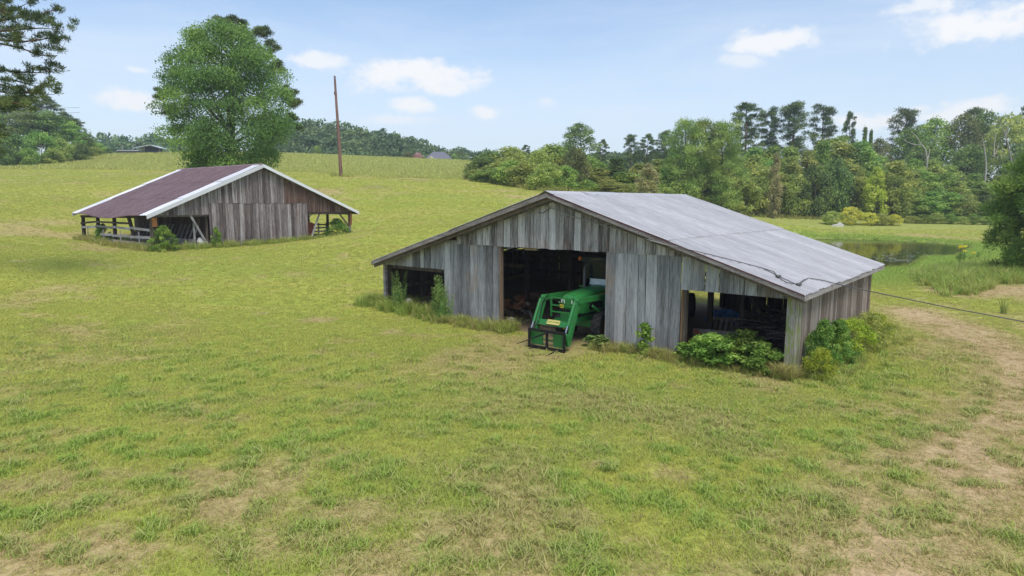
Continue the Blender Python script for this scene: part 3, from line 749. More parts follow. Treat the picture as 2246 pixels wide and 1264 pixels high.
TR = empty('tractor', tuple(near_barn(-6.5, 0, -.02)), -PSI, 'green loader tractor with black hay spear parked in the barn doorway', 'tractor')
def loft(secs):
    n = len(secs[0]); mb = MB(); vs = [p for s_ in secs for p in s_]
    fs = [(i*n+k, i*n+(k+1) % n, (i+1)*n+(k+1) % n, (i+1)*n+k) for i in range(len(secs)-1) for k in range(n)]
    fs += [tuple(range(n)), tuple((len(secs)-1)*n+k for k in range(n))]
    return mb.add(vs, fs)
def hood_sec(y, w, z0, z1, ch=.09, dy=0.0):
    h = w/2
    return [(-h, y, z0), (h, y, z0), (h+.01, y, (z0+z1)/2), (h, y, z1-ch), (h-ch*.45, y, z1-ch*.35), (h-ch*1.6, y, z1), (0, y, z1+.02), (-h+ch*1.6, y, z1), (-h+ch*.45, y, z1-ch*.35), (-h, y, z1-ch), (-h-.01, y, (z0+z1)/2)]
hood = loft([hood_sec(-.44, .40, 1.22, 1.42), hood_sec(-.36, .58, 1.0, 1.51), hood_sec(-.1, .66, .95, 1.56), hood_sec(.6, .70, .95, 1.63), hood_sec(1.35, .74, .95, 1.67)]).build('hood', GREEN, TR, smooth=False)
for sx in (-1, 1):
    MB().bar((sx*.355, -.05, 1.38), (sx*.385, 1.2, 1.50), .05, .012, up=(1, 0, 0)).build('hood_stripe', YELL, hood)
    MB().box((sx*.365, .55, 1.15), (.02, .7, .22)).build('side_vent', BLACKP, hood)
    MB().box((sx*.2, -.405, 1.33), (.17, .05, .11), Matrix.Rotation(sx*.25, 3, 'Z')).build('headlight', LAMP, TR)
grille = MB().box((0, -.36, 1.05), (.54, .06, .46)).build('grille', DARKM, TR)
for k in range(9): MB().box((-.24+k*.06, -.395, 1.05), (.012, .012, .44)).build('grille_bar', BLACKP, grille)
# small yellow badge with a leaping stag in the middle of the guard
bd = MB().box((0, -.79, 1.24), (.13, .012, .11)).build('badge', YELL, TR)
MB().prism([(x*.012, -.797, 1.24+z*.012) for x, z in [(-4, 0), (-2, 1.4), (1, 1.2), (2.2, 2.6), (1.8, 3.8), (2.9, 3.0), (4.2, 2.4), (3.2, 1.8), (2.6, 0), (4.4, -1.6), (3.6, -1.8), (1.6, -.6), (-1, -.4), (-2.6, -2.4), (-3.2, -2.2), (-2.6, -.4), (-3.6, -.6)]], (0, -.004, 0)).build('stag_emblem', GREEN, bd)
# brush guard
for z in (1.47, 1.24, 1.04): MB().box((0, -.76, z), (.80, .045, .04)).build('guard_bar', GREEN, TR)
for sx in (-1, 1): MB().box((sx*.40, -.76, 1.2), (.04, .05, .62)).build('guard_upright', GREEN, TR)
MB().box((0, -.55, .75), (.60, .40, .16)).build('front_weight_bracket', GREEN, TR)
# loader arms
for sx in (-1, 1):
    x = sx*.62
    arm = MB(); arm.bar((x, 1.15, 1.42), (x, -.85, 1.46), .16, .09, up=(1, 0, 0)); ob = arm.build('loader_arm', GREEN, TR)
    MB().bar((x, -.80, 1.50), (x, -1.36, .20), .15, .08, up=(1, 0, 0)).build('loader_leg', GREEN, TR)
    MB().lathe((x-.07, -.84, 1.46), (1, 0, 0), [(0, .001), (0, .085), (.14, .085), (.14, .001)], 14).build('knee_joint', GREEN, TR)
    cyl = MB(); cyl.tube([(x+sx*.0, -1.02, 1.44), (x, -1.37, .78)], .045, 10); cy = cyl.build('hydraulic_cylinder', GREEN, TR)
    MB().tube([(x, -1.37, .78), (x, -1.53, .48)], .025, 8).build('rod', CHROME, cy)
    MB().bar((x, -1.50, .55), (x, -1.36, .20), .10, .12, up=(1, 0, 0)).build('tilt_link', GREEN, TR)
    MB().bar((x, .95, .55), (x, 1.05, 1.45), .26, .10, up=(1, 0, 0)).build('loader_mast', GREEN, TR)
    lc = MB().tube([(x*.97, .85, .72), (x, -.05, 1.22)], .04, 8).build('lift_cylinder', GREEN, TR)
    MB().tube([(x, -.05, 1.22), (x, -.5, 1.44)], .022, 8).build('rod', CHROME, lc)
    MB().tube([(x-sx*.07, -.70, 1.54), (x-sx*.07, -1.0, 1.36), (x-sx*.08, -1.2, .8), (x-sx*.05, -1.38, .62)], .014, 6).build('hose', BLACKP, TR)
cross = MB().box((0, -1.12, .74), (1.20, .20, .17), Matrix.Rotation(-.35, 3, 'X')).build('cross_member', GREEN, TR)
PLN = Matrix.Translation((0, -1.215, .80)) @ Matrix.Rotation(-.62, 4, 'X')
plate = MB().box((0, 0, 0), (.46, .012, .15)).build('name_plate', plain_mat('cream_yellow_plate', rgb(206, 190, 110), .5, .1, 6), TR)
plate.matrix_local = PLN
tx = bpy.data.curves.new('lettering', 'FONT'); tx.body = 'JOHN DEERE'; tx.size = .075; tx.align_x = 'CENTER'; tx.align_y = 'CENTER'; tx.extrude = .002
tx.materials.append(GREEN)
to = bpy.data.objects.new('lettering_source', tx); COL.objects.link(to)
bpy.context.view_layer.update()
tm = bpy.data.meshes.new_from_object(to.evaluated_get(bpy.context.evaluated_depsgraph_get()))
bpy.data.objects.remove(to)
to = link('lettering', tm, None, plate)
to.location = (0, -.0085, 0); to.rotation_euler = (math.pi/2, 0, 0); to['kind'] = 'stuff'
# hay spear frame
fr = MB(); 
SPF = empty('hay_spear', tuple(near_barn(-6.5, 0, -.02)), -PSI)
SPF.parent = TR; SPF.matrix_parent_inverse = Matrix.Identity(4); SPF.location = (0, 0, 0); SPF.rotation_euler = (0, 0, 0)
y = -1.56
MB().box((0, y, .58), (1.32, .07, .08)).build('top_bar', BLACKP, SPF)
MB().box((0, y, .07), (1.32, .07, .08)).build('bottom_bar', BLACKP, SPF)
for x, w in ((-.63, .06), (.63, .06), (.02, .06)): MB().box((x, y-.004, .33), (w, .06, .50)).build('upright', BLACKP, SPF)
for sx in (-1, 1): MB().box((sx*.40, y+.09, .36), (.42, .03, .46)).build('carrier_plate', GREEN, SPF)
MB().box((0, y+.09, .30), (.42, .03, .04)).build('carrier_bar', GREEN, SPF)
MB().tube([(.12, y+.15, .60), (.02, y-.05, .54), (-.12, y-1.25, .40)], [.03, .03, .008], 8).build('spear', BLACKP, SPF)
MB().tube([(.45, y, .09), (.45, y-.65, .03)], [.028, .008], 8).build('spear', BLACKP, SPF)
MB().tube([(-.42, y, .09), (-.42, y-.30, .05)], [.028, .008], 8).build('spear', BLACKP, SPF)
# chassis, axle, engine
MB().box((0, .6, .82), (.40, 2.3, .30)).build('chassis', GREEN, TR)
MB().box((0, .5, .55), (1.0, .20, .22)).build('front_axle', GREEN, TR)
MB().box((0, .55, 1.0), (.5, 1.6, .3)).build('engine', DARKM, TR)
MB().lathe((0, -.62, .62), (0, 1, 0), [(0, .001), (0, .13), (.12, .16), (.3, .16), (.3, .001)], 14).build('pulley_guard', YELL, TR)
def wheel(c, r, w, n, name, par):
    c = Vector(c)
    prof = [(-w/2, r*.58), (-w/2, r*.86), (-w*.40, r*.95), (w*.40, r*.95), (w/2, r*.86), (w/2, r*.58)]
    t = MB().lathe(c, (1, 0, 0), prof, 28).build(name, BLACK_RUB, par)
    rim = MB().lathe(c, (1, 0, 0), [(-w*.42, r*.60), (-w*.30, r*.52), (-w*.1, r*.2), (-w*.1, .001)], 20).build('rim', TAN, t)
    MB().lathe(c, (1, 0, 0), [(w*.42, r*.60), (w*.30, r*.52), (w*.1, r*.2), (w*.1, .001)], 20).build('rim', TAN, t)
    lug = MB()
    for k in range(n):
        for sd_ in (-1, 1):
            a = 2*math.pi*(k + (.5 if sd_ > 0 else 0))/n
            p0 = c + Vector((sd_*.01, math.cos(a+.16)*r*.955, math.sin(a+.16)*r*.955)); p1 = c + Vector((sd_*w*.48, math.cos(a-.06)*r*.93, math.sin(a-.06)*r*.93))
            lug.bar(p0, p1, .07*r/.5, .05*r/.5, up=tuple(Vector((0, math.cos(a), math.sin(a)))))
    l = lug.build('tread_lugs', BLACK_RUB, t); l['kind'] = 'stuff'
for sx in (-1, 1):
    wheel((sx*.66, .5, .50), .51, .30, 14, 'front_wheel', TR)
    wheel((sx*.78, 2.55, .74), .76, .44, 18, 'rear_wheel', TR)
    MB().box((sx*.78, 2.4, 1.52), (.5, 1.3, .05)).build('fender', GREEN, TR)
# cab
cab = MB().box((0, 2.25, 1.15), (1.1, 1.3, .75)).build('cab_base', DARKM, TR)
for sx in (-1, 1):
    for yy, l in ((1.45, 0), (2.9, 0)): MB().bar((sx*.62, yy, 1.2), (sx*.70, yy+.05, 2.42), .07).build('cab_pillar', BLACKP, TR)
    MB().box((sx*.67, 2.2, 1.95), (.015, 1.35, .95)).build('side_window', m_glass, TR)
MB().box((0, 1.47, 2.12), (1.2, .015, .58)).build('windscreen', m_glass, TR)
MB().box((.10, 1.43, 1.76), (1.0, .03, .2), Matrix.Rotation(-.15, 3, 'X')).build('lower_windscreen', m_wind, TR)
MB().box((0, 2.95, 1.95), (1.2, .015, .9)).build('rear_window', m_glass, TR)
MB().box((0, 2.2, 2.50), (1.5, 1.8, .16), taper=.9).build('cab_roof', plain_mat('dull_cab_roof', rgb(58, 66, 62), .6, .2), TR)
MB().lathe((-.76, 1.38, 2.44), (0, 0, 1), [(0, .001), (0, .06), (.09, .06), (.12, .03), (.12, .001)], 12).build('beacon', AMBER, TR)
MB().tube([(-.70, 1.38, 2.50), (.75, 1.30, 2.55)], .014, 6).build('grab_rail', CHROME, TR)
MB().tube([(-.50, 1.25, 1.3), (-.50, 1.25, 2.2), (-.50, 1.32, 2.28)], [.05, .05, .045], 10).build('exhaust_pipe', plain_mat('grey_exhaust', rgb(96, 98, 100), .5, .2), TR)
MB().tube([(.16, 1.44, 1.95), (.30, 1.44, 2.2)], .012, 5).build('wiper', CHROME, TR)

# ------------------------------------------------------------------ things kept in the near barn
def nb(u, v, z=0.0): return tuple(near_barn(u, v, z))
def gnb(u, v, dz=0.0):
    p = near_barn(u, v); return (p[0], p[1], gz(p[0], p[1])+dz)
ty = empty('tyre', gnb(-5.45, 6.2, .02), -PSI+.5, 'large worn black tractor tyre standing upright at the rear opening', 'tyre')
MB().lathe((0, 0, .46), (1, 0, 0), [(-.14, .24), (-.16, .38), (-.12, .455), (.12, .455), (.16, .38), (.14, .24)], 28).build('tread', BLACK_RUB, ty)
MB().lathe((0, 0, .46), (1, 0, 0), [(.13, .25), (.06, .2), (.05, .001)], 24).build('rim', TAN, ty)
MB().lathe((0, 0, .46), (1, 0, 0), [(-.13, .25), (-.06, .2), (-.05, .001)], 24).build('rim', TAN, ty)
# crumpled blue sheet
n = 16; vs = []
for i in range(n):
    for j in range(n):
        x, yy = i/(n-1)-.5, j/(n-1)-.5; e = max(0, 1-3.4*(x*x+yy*yy))
        vs.append((x*1.3+RNG.uniform(-.03, .03), yy*.8+RNG.uniform(-.03, .03), .34*e**.6 + .16*fbm(x*5+9, yy*5, 3, 3)*(e > 0) + RNG.uniform(0, .04)))
m_tarp = plain_mat('blue_tarpaulin', rgb(64, 132, 214), .45, .25, 7, dirt=rgb(196, 208, 220), dirt_amt=.6)
tp = MB().add(vs, [(i*n+j, i*n+j+1, (i+1)*n+j+1, (i+1)*n+j) for i in range(n-1) for j in range(n-1)]).build('tarpaulin', m_tarp)
tp.location = gnb(-4.1, 6.2, .03); tp.rotation_euler = (0, 0, -PSI)
tag(tp, 'crumpled blue tarpaulin heaped on the barn floor', 'tarpaulin')
pl = empty('slatted_crate', gnb(-3.25, 3.75, 0), -PSI+.25, 'dark wooden slatted crate leaning in the right open bay', 'crate')
for k in range(6): MB().bar((-.42+k*.16, -.18, .02), (-.34+k*.16, .06, .62), .10, .025, up=(0, 1, 0)).build('slat', W_JUNK, pl)
for z in (.12, .55): MB().bar((-.45, -.12+z*.35, z), (.5, -.12+z*.35, z), .05, .07).build('crosspiece', W_JUNK, pl)
MB().bar((.5, -.1, .02), (.52, .5, .6), .04, .12).build('side_board', W_DARK, pl)
# red machine cover by the door jamb
rm = empty('mower_deck', gnb(-2.85, .95, 0), -PSI, 'faded orange-red machine cover lying beside the right bay jamb', 'machine')
M_RED = plain_mat('faded_orange_red_paint', rgb(150, 78, 52), .75, .25, 5, dirt=rgb(104, 72, 56), dirt_amt=.6)
loft([[(-.4, -.35, .05), (.4, -.35, .05), (.42, -.3, .28), (.2, -.25, .34), (-.2, -.2, .36), (-.42, -.3, .26)], [(-.42, .1, .05), (.42, .1, .05), (.45, .1, .38), (.18, .1, .48), (-.15, .1, .50), (-.45, .1, .34)], [(-.3, .5, .05), (.3, .5, .05), (.34, .5, .26), (.1, .5, .34), (-.12, .5, .33), (-.33, .5, .24)]]).build('cover', M_RED, rm)
MB().box((.05, .0, .53), (.5, .12, .06), Matrix.Rotation(.5, 3, 'Y')).build('hinge_plate', M_RED, rm)
for sx in (-1, 1): MB().lathe((sx*.46-.05, .2, .12), (1, 0, 0), [(0, .001), (0, .12), (.1, .12), (.1, .001)], 14).build('wheel', BLACK_RUB, rm)
pk = MB().bar((-.6, 0, .42), (.65, .2, .36), .05, .22, up=(0, 0, 1)).build('plank', W_JUNK)
pk.location = gnb(-2.75, 1.75, .05); pk.rotation_euler = (0, 0, -PSI+.3); tag(pk, 'loose brown plank lying behind the orange-red machine cover', 'plank')
lpile = empty('lumber_pile', gnb(-1.7, 4.6, 0), -PSI, 'jumbled heap of old grey boards in the right bay', 'lumber pile')
for k in range(34):
    l = RNG.uniform(.8, 2.6); a = RNG.normal(.15, .45); z = .04 + .018*k; x, yy = RNG.uniform(-.9, .9), RNG.uniform(-1.7, 1.4)
    d = Vector((math.cos(a), math.sin(a), RNG.normal(0, .10)))*l/2; c = Vector((x, yy, z*(1.1-.3*abs(x))+.06))
    MB().bar(c-d, c+d, RNG.uniform(.08, .2), .028, up=(0, 0, 1)).build('board', W_JUNK if k % 3 else W_DARK, lpile)
o = MB().box((0, 0, .12), (.32, .2, .2)).build('carton', plain_mat('pale_carton', rgb(170, 160, 140), .8)); o.location = gnb(-1.9, 5.9, .35); o.rotation_euler = (0, 0, .4)
tag(o, 'small pale box on top of the grey board heap', 'box')
# scrap by the left door post
lab = ['pale log lying on the brown scrap behind the black inner post', 'short log lowest in the brown scrap heap by the door jamb', 'dark log behind the short log in the barn doorway', 'split log leaning on the brown scrap heap in the doorway']
for k, (u, v, z, l, r, a) in enumerate([(-10.7, 3.9, .48, 1.0, .15, .2), (-10.9, 1.9, .16, .8, .13, -.3), (-11.1, 2.6, .2, 1.1, .14, .1), (-10.6, 2.5, .38, .9, .10, .6)]):
    o = MB().tube([(-l/2, 0, 0), (0, 0, .01), (l/2, 0, -.01)], [r, r*.96, r*.9], 10).build('log', wood_mat('log_bark', rgb(70, 56, 46), rgb(104, 84, 66), rgb(150, 128, 104), rgb(150, 120, 84), stretch=(3, 10, 10)) if k == 0 else bpy.data.materials['log_bark'])
    o.location = gnb(u, v, z); o.rotation_euler = (0, .08*k, -PSI+a); tag(o, lab[k], 'log', 'logs inside the barn doorway')
sh = empty('scrap_heap', gnb(-10.35, 2.2, 0), -PSI, 'heap of torn brown cardboard and bark by the left door post', 'scrap heap')
M_CARD = plain_mat('torn_brown_cardboard', rgb(142, 98, 66), .9, .35, 6)
for k in range(16):
    vs = []; a = RNG.uniform(0, 6.3); c = Vector((RNG.uniform(-.7, .5), RNG.uniform(-.6, .6), .12+RNG.uniform(0, .5)))
    R = Matrix.Rotation(a, 3, 'Z') @ Matrix.Rotation(RNG.normal(0, .6), 3, 'X') @ Matrix.Rotation(RNG.normal(0, .5), 3, 'Y')
    w, l = RNG.uniform(.12, .34), RNG.uniform(.2, .5)
    for i in range(3):
        for j in range(3): vs.append(c + R @ Vector(((i-1)*w/2+RNG.uniform(-.03, .03), (j-1)*l/2, .06*((i-1)**2)+RNG.uniform(-.03, .03))))
    f = [(i*3+j, i*3+j+1, (i+1)*3+j+1, (i+1)*3+j) for i in range(2) for j in range(2)]
    MB().add(vs + [v + Vector((0, 0, -.012)) for v in vs], f + [tuple(q+9 for q in t)[::-1] for t in f]).build('torn_sheet', M_CARD if k % 3 else W_JUNK, sh)
o = MB().box((0, 0, .19), (.19, .2, .4)).build('concrete_block', plain_mat('grey_concrete', rgb(140, 134, 128), .9, .2, 9)); o.location = gnb(-9.38, .35, -.02); o.rotation_euler = (0, 0, -PSI+.1)
tag(o, 'upright grey concrete block inside the left door jamb', 'concrete block')
for k, (p, q) in enumerate([((-9.0, 1.2), (-8.1, .7)), ((-8.9, 2.6), (-8.1, 1.7)), ((-9.3, 1.7), (-8.6, 2.2))]):
    a, b = Vector(gnb(*p, .05)), Vector(gnb(*q, .03)); o = MB().tube([a, (a+b)/2+Vector((0, 0, .04)), b], .022, 6).build('stick', bpy.data.materials['log_bark'])
    tag(o, ['curved pale stick on the dirt floor nearest the door', 'long stick on the dirt floor behind the tractor loader', 'short stick on the dirt floor beside the scrap heap'][k], 'stick', 'sticks on the barn floor')
# left bay
o = MB().tube([nb(-16.0, 2.35, .42), nb(-15.2, 2.4, .40), nb(-14.2, 2.0, .36)], .035, 8).build('rusty_pipe', RUSTY); tag(o, 'rust-red pipe lying across the left open bay', 'pipe')
im = empty('old_implement', gnb(-13.6, 3.2, 0), -PSI, 'dark rusty farm implement standing in the left open bay', 'farm implement')
for k in range(4): MB().lathe((-.9+k*.5, 0, .42), (1, .25, 0), [(0, .001), (.01, .36), (.035, .36), (.05, .001)], 18).build('disc', RUSTY, im)
MB().bar((-1.1, .2, .8), (1.0, .2, .85), .10).build('frame_bar', DARKM, im); MB().bar((-.2, .2, .8), (.1, 1.5, .5), .08).build('draw_bar', DARKM, im)
for k in range(4): MB().bar((-.9+k*.5, .05, .45), (-.9+k*.5, .2, .82), .05).build('hanger', DARKM, im)
o = MB().lathe((0, 0, 0), (0, 0, 1), [(0, .001), (.0, .13), (.05, .16), (.20, .15), (.26, .05), (.30, .04), (.30, .001)], 12).build('plastic_jug', plain_mat('dull_white_plastic', rgb(188, 184, 170), .6)); o.location = tuple(at_z(893, 664, .42)); o.rotation_euler = (1.3, 0, .8)
tag(o, 'dull white plastic jug lying in weeds by the left bay', 'jug')
# far barn contents
fbp = lambda u, v, z=0.0: tuple(far_barn(u, v, z))
def gfb(u, v, dz=0.0):
    p = far_barn(u, v); return (p[0], p[1], gz(p[0], p[1])+dz)
gt = empty('gate', gfb(U2+2.0, 2.6, 0), -PSI2+.1, 'grey slatted wooden gate standing in the right bay of the far barn', 'gate')
for z in (.2, .45, .7, .95, 1.2): MB().box((.75, 0, z), (1.6, .03, .11), Matrix.Rotation(RNG.normal(0, .03), 3, 'Y')).build('slat', W_RAIL if z < 1.0 else W_DARK, gt)
for x in (0, .75, 1.5): MB().box((x, .03, .65), (.10, .04, 1.35)).build('upright', W_JUNK, gt)
o = MB().bar((0, 0, 0), (.45, .1, 1.35), .75, .03, up=(0, 1, 0)).build('plywood_panel', plain_mat('red_brown_plywood', rgb(140, 84, 62), .85, .25)); o.location = gfb(U2+.5, .9, 0); o.rotation_euler = (0, 0, -PSI2)
tag(o, 'red-brown panel leaning inside the far barn right bay', 'panel')
o = MB().box((0, 0, .16), (.75, .25, .32)).build('stone_block', plain_mat('pale_stone', rgb(168, 158, 148), .9, .2, 9)); o.location = gfb(U2+.55, .35, -.02); o.rotation_euler = (0, 0, -PSI2+.05)
tag(o, 'pale stone block on the ground in the far barn right bay', 'block')
sk = loft([[(-.22, -.1, 0), (.22, -.1, 0), (.24, .1, 0), (-.24, .1, 0)], [(-.28, -.14, .15), (.28, -.14, .13), (.28, .14, .15), (-.28, .14, .16)], [(-.2, -.1, .34), (.14, -.1, .28), (.14, .1, .28), (-.2, .1, .36)], [(-.12, -.04, .42), (.0, -.04, .36), (.0, .04, .36), (-.12, .04, .42)]]).build('feed_sack', plain_mat('white_sack_cloth', rgb(212, 210, 206), .8, .1)); sk.location = gfb(2.95, .3, .22); sk.rotation_euler = (0, 0, -PSI2)
tag(sk, 'slumped white feed sack on the far barn trough end', 'sack')

# ------------------------------------------------------------------ pole and cables
pb = at_depth(748, 389, 80); zg = gz(pb[0], pb[1])
pt = at_depth(734, 167, 80.6)
PO = empty('utility_pole', (pb[0], pb[1], zg), 0, 'tall bare brown wooden pole leaning slightly on the mown hill', 'pole')
M_POLE = wood_mat('creosoted_pole', rgb(84, 62, 54), rgb(112, 84, 74), rgb(142, 110, 98), rgb(120, 84, 66), stretch=(9, 9, .6))
q = Vector(pt) - Vector((pb[0], pb[1], zg))
MB().tube([(0, 0, -.3), tuple(q*.35+Vector((.04, 0, 0))), tuple(q*.7), tuple(q)], [.21, .18, .15, .12], 12).build('shaft', M_POLE, PO)
MB().tube([tuple(q*.985+Vector((-.02, -.14, 0))), tuple(q*.965+Vector((-.02, -.16, 0)))], .05, 8).build('insulator', CHROME, PO)
MB().box(tuple(q*.83+Vector((-.12, -.05, 0))), (.12, .1, .35)).build('bracket', M_POLE, PO)
M_CABLE = plain_mat('black_cable_sheath', rgb(92, 90, 88), .6, .2)
M_CABG = plain_mat('grey_cable_sheath', rgb(150, 148, 142), .6, .2)
RN = np.cross(near_barn(0, 1)-near_barn(0, 0), near_barn(OR, 0, HER)-near_barn(UR, 0, HR)); RN = RN/np.linalg.norm(RN)
RN = RN if RN[2] > 0 else -RN
RPT = near_barn(UR, 0, HR)+RN*.055
roofpts = [tuple(at_plane(u, v, RPT, RN)) for u, v in [(1486, 542), (1547, 556), (1604, 570), (1672, 588), (1720, 612), (1752, 626), (1762, 616), (1773, 610), (1805, 615), (1831, 622)]]
WN = -np.array([math.sin(PSI), math.cos(PSI), 0])
wallp = [tuple(at_plane(u, v, near_barn(0, -.10), WN)) for u, v in [(1190, 447), (1222, 462), (1258, 476), (1295, 486), (1350, 502), (1400, 517)]]
edge = [tuple(at_plane(u, v, near_barn(0, -OF-.03), WN)) for u, v in [(1425, 527), (1465, 538)]]
pe = np.array(roofpts[-1]); fl = [tuple(pe + np.array([math.sin(PSI), math.cos(PSI), 0])*0)] 
ends = [(1870, 631, 15.6), (1960, 650, 15.2), (2080, 675, 14.8), (2246, 706, 14.3), (2500, 752, 13.6), (2900, 822, 12.6)]
air = [tuple(at_depth(*e)) for e in ends]
PC = empty('power_cable', tuple(near_barn(0, 0)), 0, 'drooping black power cable crossing the white roof towards the right', 'cable')
off = Vector(near_barn(0, 0))
rel = lambda pts: [tuple(Vector(p)-off) for p in pts]
MB().tube(rel(roofpts + air), [.012]*len(roofpts) + [.012]*len(air), 6).build('roof_run', M_CABLE, PC)
MB().tube(rel(air[:4]), .014, 6)
loop = [tuple(at_plane(u, v, RPT, RN)) for u, v in [(1672, 588), (1697, 596), (1707, 608), (1725, 620), (1750, 624), (1764, 613)]]
MB().tube(rel(loop), .012, 6).build('slack_loop', M_CABLE, PC)
MB().tube(rel(wallp + edge + roofpts[:1]), .014, 6).build('wall_run', M_CABG, PC)
for p in (loop[2], roofpts[5]): MB().tube(rel([np.array(p)+[-.06, -.03, .02], np.array(p)+[.06, .03, .02]]), .04, 6).build('tape_joint', M_CABLE, PC)
MB().tube(rel([tuple(at_plane(u, v, near_barn(0, -.08), WN)) for u, v in [(1180, 466), (1190, 468), (1200, 461), (1208, 457)]]), .012, 6).build('wire_tail', M_CABLE, PC)

# ------------------------------------------------------------------ foliage
def unit(a): return a/np.maximum(np.linalg.norm(a, axis=-1, keepdims=True), 1e-9)
def leafcloud(clumps, n, size, aspect=.55, shell=.45, mode='leaf', rng=None, tint_var=.13, flat=0.0):
    """rhombic leaves scattered through ellipsoidal clumps (x, y, z, rx, ry, rz)"""
    clumps = np.asarray(clumps, float); k = len(clumps)
    wgt = clumps[:, 3]*clumps[:, 4] + clumps[:, 4]*clumps[:, 5]; wgt /= wgt.sum()
    ci = rng.choice(k, n, p=wgt); c = clumps[ci]
    d = unit(rng.normal(size=(n, 3)))
    d[:, 2] = np.where((d[:, 2] < 0) & (rng.random(n) < .45), -d[:, 2], d[:, 2])
    rad = shell + (1-shell)*rng.random(n)**.6
    rad *= 1 + .16*rng.normal(size=n)
    p = c[:, :3] + c[:, 3:]*d*rad[:, None]
    if mode == 'needle':
        tan = unit(d*.9 + np.array([0, 0, .4]) + rng.normal(size=(n, 3))*.6); nor = unit(np.cross(tan, rng.normal(size=(n, 3))))
    else:
        nor = unit(d*.55 + np.array([0, 0, .45+flat]) + rng.normal(size=(n, 3))*.75); tan = unit(np.cross(nor, rng.normal(size=(n, 3))))
    bit = np.cross(nor, tan)
    s_ = size*rng.uniform(.65, 1.3, n)[:, None]
    ct = rng.random(k)
    tint = np.clip(.5 + (ct[ci]-.5)*.7 + rng.normal(size=n)*tint_var, 0, 1)
    quads = np.stack([p - tan*s_*.5, p + bit*s_*.5*aspect - nor*s_*.06, p + tan*s_*.5, p - bit*s_*.5*aspect - nor*s_*.06], 1)
    return quads.reshape(-1, 3), np.arange(n*4).reshape(n, 4), np.repeat(tint, 4)
def leaf_mesh(name, mat, *clouds):
    v = np.concatenate([c[0] for c in clouds]); t = np.concatenate([c[2] for c in clouds])
    f = np.arange(len(v)).reshape(-1, 4)
    return np_mesh(name, v, f, mat, t)

L_MAPLE = leaf_mat('sweetgum_leaf', rgb(62, 86, 42), rgb(86, 114, 50), rgb(120, 144, 66), .4)
L_OLIVE = leaf_mat('olive_green_leaf', rgb(90, 108, 50), rgb(126, 142, 66), rgb(164, 170, 88), .42)
L_GREEN = leaf_mat('fresh_green_leaf', rgb(78, 108, 48), rgb(112, 140, 62), rgb(152, 170, 82), .42)
L_DARK = leaf_mat('dark_green_leaf', rgb(62, 82, 42), rgb(90, 112, 54), rgb(122, 142, 70), .35)
L_YEL = leaf_mat('yellow_green_leaf', rgb(108, 126, 46), rgb(142, 156, 58), rgb(172, 178, 76), .4)
L_TAN = leaf_mat('tan_brown_leaf', rgb(100, 102, 62), rgb(126, 126, 78), rgb(154, 150, 98), .35)
L_BROWN = leaf_mat('dull_brown_green_leaf', rgb(70, 80, 46), rgb(96, 106, 58), rgb(124, 130, 74), .35)
L_PINE = leaf_mat('pine_needle', rgb(46, 64, 36), rgb(72, 92, 48), rgb(106, 124, 64), .25)
L_PINEY = leaf_mat('young_pine_needle', rgb(72, 96, 42), rgb(108, 132, 58), rgb(146, 160, 78), .25)
L_PINEN = leaf_mat('bright_pine_needle', rgb(62, 96, 36), rgb(92, 128, 48), rgb(128, 158, 72), .3)
L_FAR = leaf_mat('far_wood_leaf', rgb(58, 80, 50), rgb(84, 106, 62), rgb(114, 132, 76), .4)
L_PINK = leaf_mat('crape_myrtle_bloom', rgb(120, 104, 84), rgb(172, 140, 122), rgb(206, 168, 152), .3)
BARK = wood_mat('grey_brown_bark', rgb(70, 60, 52), rgb(104, 92, 80), rgb(140, 128, 114), rgb(110, 90, 70), stretch=(5, 5, 1.5))
BARKP = wood_mat('pine_bark', rgb(66, 52, 44), rgb(100, 80, 68), rgb(136, 114, 98), rgb(120, 86, 66), stretch=(5, 5, 1.5))
BARKW = wood_mat('pale_dead_wood', rgb(128, 120, 108), rgb(160, 152, 140), rgb(188, 180, 168), rgb(140, 126, 108), stretch=(5, 5, 1.5))

def limb(mb, a, b, r0, r1, rng, seg=4, wig=.06, n=6):
    a, b = Vector(a), Vector(b); l = (b-a).length
    pts = [a.lerp(b, i/seg) + (Vector(rng.normal(size=3))*l*wig if 0 < i < seg else Vector((0, 0, 0))) + Vector((0, 0, -.08*l*math.sin(math.pi*i/seg) if seg > 1 else 0)) for i in range(seg+1)]
    mb.tube(pts, [r0+(r1-r0)*i/seg for i in range(seg+1)], n)
    return pts

